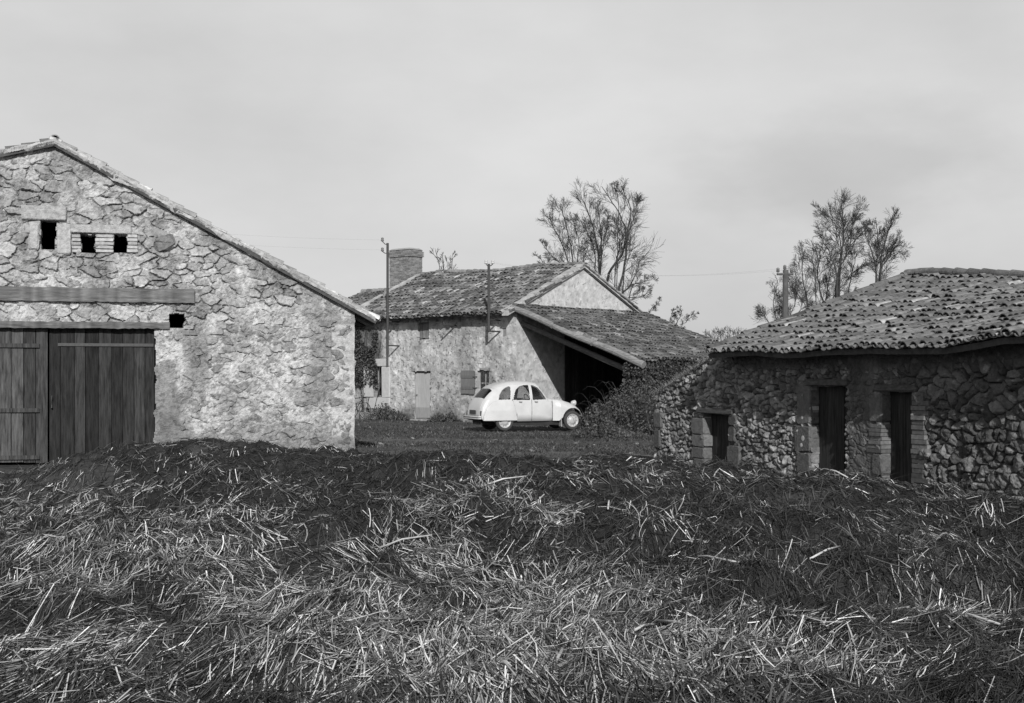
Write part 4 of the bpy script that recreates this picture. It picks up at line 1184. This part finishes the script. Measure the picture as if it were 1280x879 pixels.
def light(px, py):
    """how much fresh straw lies where (0..1)"""
    B = [(90, 700, 110, 90, .9), (230, 600, 170, 30, .35), (250, 680, 150, 70, .55), (330, 760, 130, 80, .9), (150, 810, 160, 60, .7), (520, 790, 150, 80, 1.0), (700, 770, 130, 60, .95),
         (620, 830, 250, 40, 1.0), (560, 690, 90, 18, .7), (580, 615, 90, 22, .65), (520, 640, 60, 35, .5), (684, 650, 26, 34, .9), (735, 592, 22, 18, .5), (420, 720, 90, 50, .5), (850, 810, 120, 50, .8), (1000, 835, 120, 25, .7),
         (960, 700, 100, 8, .3), (1190, 775, 70, 22, .7), (1150, 820, 120, 30, .55), (800, 735, 110, 22, .6), (960, 600, 120, 16, .3), (840, 650, 30, 40, .3), (1180, 650, 60, 50, .22), (820, 580, 30, 40, .3)]
    L = np.full(np.shape(px), .04)
    for (x, y, a, b, w) in B:
        L = np.maximum(L, w * np.exp(-(((px - x) / a) ** 2 + ((py - y) / b) ** 2)))
    return L


kk = np.linspace(-.62, .62, 620); dl = np.exp(np.linspace(math.log(.7), math.log(22.5), 520))
KK, DL = np.meshgrid(kk, dl, indexing='ij'); HZ = heap(KK, DL)
HX = KK * DL
idx = np.arange(KK.size).reshape(KK.shape)
HPX = CX + F * KK; HPY = YH + F * (EYE - HZ) / DL
hc = .012 + .03 * fbm(HX * 3, DL * 3, 81, 5) ** 1.5
hc = hc * (1 + 1.0 * sst(.55, .75, fbm(HX * .8, DL * .8, 82, 4)))
hp = obj('manure_heap', np.stack([HX, DL, HZ], -1), [np.stack([idx[:-1, :-1], idx[1:, :-1], idx[1:, 1:], idx[:-1, 1:]], -1).reshape(-1, 4)], M['dung'], None, hc, True)
tag(hp, 'long low heap of dark manure spread across the foreground', 'manure heap')


# =================================================================== STRAW
def straws(name, k, d, L, rad, az, pitch, lift, col, m, label, cat, bend=.035):
    n = len(k); g = rng
    x = k * d
    dirx, diry = np.cos(az), np.sin(az)
    hl = L / 2
    ts = np.array([-1, -.33, .33, 1.0])
    pts = []
    b1 = g.normal(0, bend, n) * (1 + 4 * (g.random(n) < .2)) * L; side = np.stack([-diry, dirx], -1)
    for t in ts:
        X = x + dirx * hl * t * np.cos(pitch) + side[:, 0] * b1 * (1 - t * t); Y = d + diry * hl * t * np.cos(pitch) + side[:, 1] * b1 * (1 - t * t)
        Zs = heap(X / np.maximum(Y, .3), Y)
        pts.append(np.stack([X, Y, Zs], -1))
    P = np.stack(pts, 1)                                   # n,4,3
    # stiff stalks: lie on a straight chord fitted over the heap
    zc = P[..., 2]; chord = (zc[:, :1] * (1 - (ts + 1) / 2) + zc[:, -1:] * (ts + 1) / 2)
    stiff = g.uniform(.75, 1, n)[:, None]
    off = np.clip((zc - chord).max(1, keepdims=True), 0, .045)
    zz = zc * (1 - stiff) + (chord + .75 * off) * stiff
    P[..., 2] = zz + lift[:, None] + np.tan(pitch)[:, None] * hl[:, None] * (ts + 1)[None]
    T = P[:, -1] - P[:, 0]; T /= np.linalg.norm(T, axis=1, keepdims=True) + 1e-9
    A = np.cross(T, np.array([0, 0, 1.0])); A /= np.linalg.norm(A, axis=1, keepdims=True) + 1e-9; B = np.cross(A, T)
    th = g.uniform(0, 2.09, n)
    V = np.empty((n, 4, 3, 3))
    for j in range(3):
        a = th + j * 2.0944
        off = A * np.cos(a)[:, None] * rad[:, None] + B * np.sin(a)[:, None] * rad[:, None] * .55
        V[:, :, j] = P + off[:, None]
    base = (np.arange(n) * 12)[:, None, None]; s = np.arange(3)[None, :, None] * 3; j = np.arange(3)[None, None]; j2 = (j + 1) % 3
    q = np.stack([base + s + j, base + s + j2, base + s + 3 + j2, base + s + 3 + j], -1).reshape(-1, 4)
    o = obj(name, V.reshape(-1, 3), [q], m, None, np.repeat(col, 12))
    return tag(o, label, cat, kind='stuff')


def scatter(n):
    k = rng.uniform(-.5, .5, n); px = CX + F * k
    dc = np.interp(px, CPX, CPD)
    d = 2.9 * ((dc + .8) / 2.9) ** rng.random(n)
    z = heap(k, d); py = YH + F * (EYE - z) / d
    return k, d, px, py


# fresh straw: tufts that share a direction, plus single stalks
def azimuth(x, y):
    return R(74) + (fbm(x * .5 + 9, y * .5, 91, 3) - .5) * 3.4


cl = scatter(25000)
keep = rng.random(25000) < np.clip(light(cl[2], cl[3]) * (.35 + 1.3 * sst(.38, .62, fbm(cl[0] * cl[1] * 1.6, cl[1] * 1.6, 95, 3))), 0, 1)
ck, cd = cl[0][keep], cl[1][keep]
cnt = rng.integers(3, 18, len(ck)); rep = np.repeat(np.arange(len(ck)), cnt); N1 = len(rep)
caz = azimuth(ck * cd, cd) + rng.normal(0, .45, len(ck))
cpt = rng.normal(.0, .06, len(ck)); cbr = .16 + .6 * rng.random(len(ck)) ** 1.2; N1 = len(rep)
dx = rng.normal(0, .07, N1); dy = rng.normal(0, .09, N1)
d = np.maximum(cd[rep] + dy, 2.7); x = ck[rep] * cd[rep] + dx; k = x / d
print('straw', N1)
far = np.clip(d / 9, .8, 1.5)
straws('loose_straw', k, d, rng.lognormal(math.log(.09), .5, N1).clip(.03, .3), rng.lognormal(math.log(.0025), .4, N1).clip(.0012, .0048) * far, caz[rep] + rng.normal(0, .3, N1), (cpt[rep] + rng.normal(.0, .06, N1)).clip(-.12, .4) + (rng.random(N1) < .01) * rng.uniform(.1, .4, N1),
       rng.uniform(-.012, .03, N1), (cbr[rep] * (.35 + .9 * rng.random(N1) ** 1.2)), M['straw'], 'pale loose straw combed over the heap', 'straw')
# stray stalks everywhere
sc = scatter(11000); kp_ = rng.random(11000) < .3 + 1.2 * light(sc[2], sc[3]); sc = tuple(v[kp_] for v in sc); n = len(sc[0])
straws('stray_straw', sc[0], sc[1], rng.lognormal(math.log(.12), .5, n).clip(.03, .32), rng.uniform(.0014, .0036, n) * np.clip(sc[1] / 8, .8, 1.6), rng.uniform(0, 6.28, n), (rng.normal(.0, .06, n) + (rng.random(n) < .02) * .3).clip(-.1, .4),
       rng.uniform(-.004, .02, n), .05 + .38 * rng.random(n) ** 2.2, M['straw'], 'single straw stalks scattered over the dark manure', 'straw')
# rotted dark litter
sc = scatter(290000); n = len(sc[0])
straws('rotted_litter', sc[0], sc[1], rng.lognormal(math.log(.075), .45, n).clip(.03, .25), rng.uniform(.0014, .0036, n) * np.clip(sc[1] / 8, .8, 1.6), azimuth(sc[0] * sc[1], sc[1]) + rng.normal(0, .9, n), rng.normal(.03, .14, n).clip(-.2, .6),
       rng.uniform(-.012, .02, n), (.014 + .11 * rng.random(n) ** 2.8) * (.6 + 1.0 * light(sc[2], sc[3])), M['straw'], 'rotted dark litter matting the heap', 'litter')
# dark weeds and coarse grass growing through the heap, mostly on its right side
sc = scatter(24000); pw = sst(.5, .64, fbm(sc[0] * sc[1] * .8 + 5, sc[1] * .8, 99, 3)) * (.25 + .75 * sst(620, 800, sc[2])) * (1 - .8 * light(sc[2], sc[3]))
kp_ = rng.random(24000) < pw + .5 * (sc[1] > np.interp(sc[2], CPX, CPD) - 1.2) * sst(.45, .6, fbm(sc[0] * 60, sc[1] * .5, 96, 3))
HEAPW = (sc[0][kp_] * sc[1][kp_], sc[1][kp_], heap(sc[0][kp_], sc[1][kp_]) - .01)
# stout pale stalks
bs = []
for (xa, ya, xb, yb) in ((1092, 846, 1168, 772), (1150, 790, 1174, 742), (1172, 772, 1250, 790), (820, 782, 880, 800), (900, 762, 945, 760), (848, 700, 935, 712), (760, 640, 778, 612), (600, 612, 660, 600), (1186, 790, 1215, 778), (1010, 705, 1050, 690),
                         (1120, 838, 1180, 800), (930, 846, 948, 815), (560, 828, 640, 812), (780, 800, 840, 786), (470, 690, 540, 676), (1060, 600, 1030, 590), (1046, 630, 1062, 614), (690, 842, 720, 790)):
    k0 = (xa - CX) / F; k1 = (xb - CX) / F
    def hit(k, y):
        dd = np.linspace(2.8, 14, 900); h = YH + F * (EYE - heap(np.full(900, k), dd)) / dd
        return dd[np.argmin(np.abs(h - y))]
    bs.append((k0, hit(k0, ya), k1, hit(k1, yb)))
for (k0, da, k1, db) in bs:
    A = np.array([k0 * da, da, heap(np.array([k0]), np.array([da]))[0] + .02]); B = np.array([k1 * db, db, heap(np.array([k1]), np.array([db]))[0] + .035])
    if np.linalg.norm(B - A) > .9: B = A + (B - A) / np.linalg.norm(B - A) * .8
    Mid = (A + B) / 2 + np.array([rng.normal(0, .012), 0, .02])
    mb = MB(); mb.tube([A, Mid, B], [.006, .0065, .005], 6, rng.uniform(.35, .55))
    tag(mb.build('straw_stalk', M['straw'], None, True), 'stout pale stalk lying on the manure heap', 'stalk', 'stout stalks on the heap')

# =================================================================== YARD GRASS
def blades(name, x, y, z, h, w, lean, col, m, parent=None, kind=None, label=None, cat=None):
    n = len(x); a = rng.uniform(0, 6.28, n); l = rng.uniform(0, 6.28, n)
    A = np.stack([np.cos(a) * w, np.sin(a) * w, 0 * a], -1); Lv = np.stack([np.cos(l) * lean * h, np.sin(l) * lean * h, h], -1)
    P = np.stack([x, y, z], -1)
    V = np.stack([P - A, P + A, P + Lv * .55 + A * .8, P + Lv * .55 - A * .8 + [0, 0, 0], P + Lv], 1)
    V[:, 4, :2] += Lv[:, :2] * .5
    b = (np.arange(n) * 5)[:, None]
    o = obj(name, V.reshape(-1, 3), [np.concatenate([b, b + 1, b + 2, b + 3], 1), np.concatenate([b + 3, b + 2, b + 4], 1)], m, parent, np.repeat(col, 5))
    if kind: tag(o, label, cat, kind=kind)
    return o


n = len(HEAPW[0])
blades('heap_weeds', HEAPW[0], HEAPW[1], HEAPW[2], rng.uniform(.04, .16, n), rng.uniform(.002, .0055, n), rng.uniform(.3, 1.6, n), .02 + .1 * rng.random(n) ** 1.6, M['grass'], None, 'stuff', 'dark weeds and coarse grass growing through the manure', 'weeds')
n = 90000
py = rng.uniform(518, 592, n); px = rng.uniform(425, 835, n); d = EYE * F / (py - YH); x = (px - CX) / F * d
den = fbm(x * .35, d * .7, 97, 4)
keep = rng.random(n) < .12 + 1.4 * sst(.44, .6, den)
keep &= ~((np.abs(px - 660) < 90) & (d > 42) & (d < 45.5) & (rng.random(n) < .5))
x, d, den = x[keep], d[keep], den[keep]; n = len(x)
blades('yard_grass', x, d, ground_z(x, d), rng.uniform(.015, .08, n) * (.5 + den), rng.uniform(.004, .012, n), rng.uniform(.2, 1.6, n), (.025 + .10 * rng.random(n) ** 1.8) * np.where(rng.random(n) < .5 * sst(.45, .62, fbm(x * .25 + 4, d * 1.1, 98, 4)), 2.0, 1), M['grass'], None, 'stuff', 'short rough grass over the farmyard', 'grass')


def weed_clump(name, c, r, h, n, label, cat, lo=.04, hi=.16, group=None, stems=10):
    """Rough weeds: arching stems, blades and small leaves."""
    root = thing(name, label, cat, tuple(c), 0, group); g = rng
    mb = MB()
    for _ in range(stems):
        a = g.uniform(0, 6.28); q = g.uniform(.1, .8) * r; hh = h * g.uniform(.6, 1.25)
        P0 = np.array(c) + [math.cos(a) * q, math.sin(a) * q, -.03]; v = np.array([math.cos(a), math.sin(a), 0]) * g.uniform(.1, .7) * h
        mb.tube([P0, P0 + v * .2 + [0, 0, hh * .45], P0 + v * .42 + [0, 0, hh * .75], P0 + v * .66 + [0, 0, hh * .88], P0 + v * .9 + [0, 0, hh * .9], P0 + v * 1.1 + [0, 0, hh * .82]], [.006, .005, .0045, .004, .003, .002], 3, g.uniform(.05, .16))
    tag(mb.build('stems', M['bark'], root), kind='stuff')
    u = g.random(n) ** .6; a = g.uniform(0, 6.28, n); zf = g.random(n)
    rr = r * u * (1 - .5 * zf); lump = .6 + .8 * vn(a * 1.3 + c[0], zf * 3, 3)
    x = c[0] + np.cos(a) * rr * lump; y = c[1] + np.sin(a) * rr * lump; z = c[2] + h * zf * lump * (1 - .6 * u * u)
    f = leaf_cloud('foliage', np.stack([x, y, z], -1), g.uniform(.02, .06, n), lo + (hi - lo) * g.random(n) ** 1.5, root)
    return root


def leaf_cloud(name, P, size, col, parent, nbias=None, asp=.6):
    n = len(P); g = rng
    A = g.normal(0, 1, (n, 3)); A /= np.linalg.norm(A, axis=1, keepdims=True)
    Bv = g.normal(0, 1, (n, 3))
    if nbias is not None:
        Nn = nbias + g.normal(0, .55, (n, 3)); Nn /= np.linalg.norm(Nn, axis=1, keepdims=True); A = np.cross(Nn, A); A /= np.linalg.norm(A, axis=1, keepdims=True) + 1e-9; Bv = np.cross(Nn, A)
    else:
        Bv -= A * np.sum(A * Bv, 1, keepdims=True); Bv /= np.linalg.norm(Bv, axis=1, keepdims=True) + 1e-9
    s = size[:, None]
    Cn = np.cross(A, Bv) * s * .25
    V = np.stack([P - A * s, P + Bv * s * asp + Cn, P + A * s, P - Bv * s * asp + Cn], 1)
    b = (np.arange(n) * 4)[:, None]
    q = np.concatenate([np.concatenate([b, b + 1, b + 2], 1), np.concatenate([b, b + 2, b + 3], 1)])
    return obj(name, V.reshape(-1, 3), [q], M['leaf'], parent, np.repeat(col, 4))


# ivy over the outer wall of the lean-to
ivy = thing('ivy', 'dense dark ivy smothering the end wall of the lean-to', 'ivy', tuple(fg.P(3, 0, 5.4)))
n = 34000
u = rng.uniform(-.15, 8.3, n); z = rng.random(n) ** .85 * 2.35
th_ = .12 + .4 * fbm(u * 1.1, z * 1.4, 101, 3) * (1.1 - .25 * z / 2.3) + .06
o = 5.37 + th_ * rng.random(n) ** .5
P = fg.P(u, z + .12 * (fbm(u * 2, u * 0, 5, 3) - .3) * sst(1.6, 2.3, z), o)
leaf_cloud('leaves', P, rng.uniform(.03, .065, n), .015 + .07 * rng.random(n) ** 1.8, ivy, np.array([fg.n[0], fg.n[1], .5]), .75)
n = 5000; P2 = fg.P(rng.uniform(-.25, .5, n), rng.random(n) * 2.2, 5.0 + .75 * rng.random(n)); leaf_cloud('corner_leaves', P2, rng.uniform(.03, .06, n), .02 + .09 * rng.random(n) ** 1.8, ivy, None, .75)
mb = MB()
for _ in range(24):
    u0 = rng.uniform(0, 8); w = np.cumsum(rng.normal(0, .12, 7)); mb.tube(fg.P(u0 + w, np.linspace(0, 2.2, 7), 5.42), np.linspace(.03, .01, 7), 5, .09)
tag(mb.build('stems', M['bark'], ivy), kind='stuff')

gv = thing('creeper', 'patch of dark creeper on the stained wall above the bicycle', 'creeper', tuple(fh.P(fh.u(458), .4, .06)))
n = 2600; pxs = rng.uniform(438, 474, n); us = np.array([fh.u(p) for p in pxs]); zs = 1.3 + 2.5 * rng.random(n)
kp_ = fbm(us * 1.4, zs * 1.1, 111, 3) > .44; us, zs = us[kp_], zs[kp_]; n = len(us)
leaf_cloud('leaves', fh.P(us, zs, .03 + .14 * rng.random(n)), rng.uniform(.03, .06, n), .015 + .07 * rng.random(n) ** 1.6, gv, np.array([fh.n[0], fh.n[1], .4]), .75)
mb = MB()
for _ in range(7):
    u0 = fh.u(rng.uniform(446, 468)); w = np.cumsum(rng.normal(0, .12, 7)); mb.tube(fh.P(u0 + w, np.linspace(.3, 3.7, 7), .04), np.linspace(.025, .01, 7), 5, .08)
tag(mb.build('stems', M['bark'], gv), kind='stuff')
# brambles and weeds in front of the shed and along the walls
GB = 'rough weeds at the mouth of the lean-to'
for k, (px, py, d, r, h, lab) in enumerate(((748, 543, 43.0, .9, .75, 'low scruffy weeds just ahead of the car front wheel'), (775, 545, 44.5, 1.1, 1.25, 'taller weed clump under the end of the log verge'),
                                            (802, 549, 43.0, 1.2, 1.5, 'tallest bramble clump before the ivy wall'), (822, 552, 40.0, 1.1, 1.1, 'bramble clump nearest the corner of the stone outbuilding'), (760, 552, 38.5, 1.3, .35, 'flattened dry weeds in the yard below the brambles'))):
    x = (px - CX) / F * d
    weed_clump('bramble', (x, d, -.02), r, h, 3200, lab, 'weeds', .02, .11, GB, 26)
for k, (px, off, r, h, lab) in enumerate(((492, .6, .9, .7, 'dark weedy mound below the limewashed window'), (508, .4, .5, .35, 'small tuft of weeds left of the farmhouse door'), (556, .3, .6, .25, 'thin strip of weeds right of the farmhouse door'), (570, .35, .5, .3, 'weeds below the open shutter'))):
    weed_clump('weeds', tuple(fh.P(fh.u(px), -.02, off)), r, h, 900, lab, 'weeds', .03, .11, 'weeds along the farmhouse wall', 8)
# grass growing on the low roof edge of the outbuilding
rg = thing('wall_grass', 'dead grass and moss along the sloping wall end of the outbuilding', 'grass tuft', tuple(fr.P(1.5, 1.6, -.1)))
n = 3500; u = rng.uniform(-.1, 3.1, n); zt = 1.25 + (u + .12) * .298
P = fr.P(u, zt + .1, rng.uniform(-.45, .03, n))
blades('blades', P[:, 0], P[:, 1], P[:, 2], rng.uniform(.03, .12, n), rng.uniform(.003, .006, n), rng.uniform(.2, 1.3, n), .10 + .2 * rng.random(n), M['grass'], rg)

# loose stones in the yard
for k in range(14):
    px = rng.uniform(455, 800); py = rng.uniform(540, 572); d = EYE * F / (py - YH); x = (px - CX) / F * d; r = rng.uniform(.04, .1)
    mb = MB(); mb.lathe([(.001, -r * .3), (r * .8, -r * .2), (r, .05 * r), (r * .7, r * .45), (.001, r * .55)], (x, d, ground_z(np.array(x), np.array(d)) + .01), (rng.normal(0, .2), rng.normal(0, .2), 1), 7, rng.uniform(.15, .35))
    tag(mb.build('field_stone', M['stone'], None), 'small pale stone lying in the farmyard grass', 'stone', 'stones in the farmyard')

# =================================================================== CAMERA, SUN, SKY
cam = bpy.data.cameras.new('camera'); co = bpy.data.objects.new('camera', cam); COLL.objects.link(co)
co.location = (0, 0, EYE); co.rotation_euler = (R(90), 0, 0)
cam.sensor_width = 36; cam.sensor_fit = 'HORIZONTAL'; cam.lens = F / 1280 * 36
cam.shift_y = (YH - 439.5) / 1280
cam.clip_start = .1; cam.clip_end = 5000
scene.camera = co

EL, AZ = R(27), R(6)
to_sun = Vector((math.sin(AZ) * math.cos(EL), -math.cos(AZ) * math.cos(EL), math.sin(EL)))
sl = bpy.data.lights.new('sun', 'SUN'); sl.energy = 4.3; sl.angle = R(.6); sl.color = (1, .995, .985)
so = bpy.data.objects.new('sun', sl); COLL.objects.link(so); so.rotation_euler = (-to_sun).to_track_quat('-Z', 'Y').to_euler(); so.location = (5, -20, 30)

w = bpy.data.worlds.new('World'); scene.world = w; w.use_nodes = True
nt = w.node_tree; N = nt.nodes; L = nt.links
bg = N['Background']; bg.inputs['Strength'].default_value = .1
sk = N.new('ShaderNodeTexSky'); sk.sky_type = 'NISHITA'; sk.sun_disc = False; sk.sun_elevation = EL; sk.sun_rotation = R(180) - AZ
sk.air_density = 1.0; sk.dust_density = 2.5; sk.ozone_density = 1.0
bw = N.new('ShaderNodeRGBToBW'); L.new(sk.outputs[0], bw.inputs[0])
tc = N.new('ShaderNodeTexCoord'); mp = N.new('ShaderNodeMapping'); mp.inputs['Scale'].default_value = (1, 1, 2.2); mp.inputs['Location'].default_value = (.3, .2, .1)
L.new(tc.outputs['Generated'], mp.inputs[0])
nz = N.new('ShaderNodeTexNoise'); nz.inputs['Scale'].default_value = 2.6; nz.inputs['Detail'].default_value = 6; nz.inputs['Roughness'].default_value = .55; L.new(mp.outputs[0], nz.inputs[0])
mr = N.new('ShaderNodeMapRange'); mr.inputs['From Min'].default_value = .35; mr.inputs['From Max'].default_value = .7; mr.inputs['To Min'].default_value = 7.9; mr.inputs['To Max'].default_value = 6.3
L.new(nz.outputs['Fac'], mr.inputs[0])
sx = N.new('ShaderNodeSeparateXYZ'); L.new(tc.outputs['Generated'], sx.inputs[0])
hz_ = N.new('ShaderNodeMapRange'); hz_.inputs['From Min'].default_value = .26; hz_.inputs['From Max'].default_value = .75; hz_.inputs['To Min'].default_value = 1; hz_.inputs['To Max'].default_value = .28
L.new(sx.outputs['Z'], hz_.inputs[0])
# one soft darker cloud low in the sky to the right
dv = N.new('ShaderNodeVectorMath'); dv.operation = 'SUBTRACT'; dv.inputs[1].default_value = Vector((.255, 1, .152)).normalized(); L.new(tc.outputs['Generated'], dv.inputs[0])
dm = N.new('ShaderNodeVectorMath'); dm.operation = 'MULTIPLY'; dm.inputs[1].default_value = (1, 1, 2.6); L.new(dv.outputs[0], dm.inputs[0])
dl_ = N.new('ShaderNodeVectorMath'); dl_.operation = 'LENGTH'; L.new(dm.outputs[0], dl_.inputs[0])
n3 = N.new('ShaderNodeTexNoise'); n3.inputs['Scale'].default_value = 14; n3.inputs['Detail'].default_value = 6; L.new(mp.outputs[0], n3.inputs[0])
wb2 = N.new('ShaderNodeMath'); wb2.operation = 'MULTIPLY_ADD'; wb2.inputs[1].default_value = .16; L.new(n3.outputs['Fac'], wb2.inputs[0]); L.new(dl_.outputs['Value'], wb2.inputs[2])
cm_ = N.new('ShaderNodeMapRange'); cm_.interpolation_type = 'SMOOTHSTEP'; cm_.inputs['From Min'].default_value = .09; cm_.inputs['From Max'].default_value = .24; cm_.inputs['To Min'].default_value = .80; cm_.inputs['To Max'].default_value = 1
L.new(wb2.outputs[0], cm_.inputs[0])
cmu = N.new('ShaderNodeMath'); cmu.operation = 'MULTIPLY'; L.new(mr.outputs[0], cmu.inputs[0]); L.new(cm_.outputs[0], cmu.inputs[1])
vl = N.new('ShaderNodeMath'); vl.operation = 'MULTIPLY'; L.new(cmu.outputs[0], vl.inputs[0]); L.new(hz_.outputs[0], vl.inputs[1])
mx = N.new('ShaderNodeMix'); mx.data_type = 'FLOAT'; mx.inputs['Factor'].default_value = .86
L.new(bw.outputs[0], mx.inputs[2]); L.new(vl.outputs[0], mx.inputs[3]); L.new(mx.outputs[0], bg.inputs['Color'])

vs = scene.view_settings
vs.view_transform = 'Standard'; vs.look = 'None'; vs.exposure = 0; vs.gamma = 1; vs.use_curve_mapping = False
scene.cycles.max_bounces = 6; scene.cycles.diffuse_bounces = 3; scene.cycles.transparent_max_bounces = 8
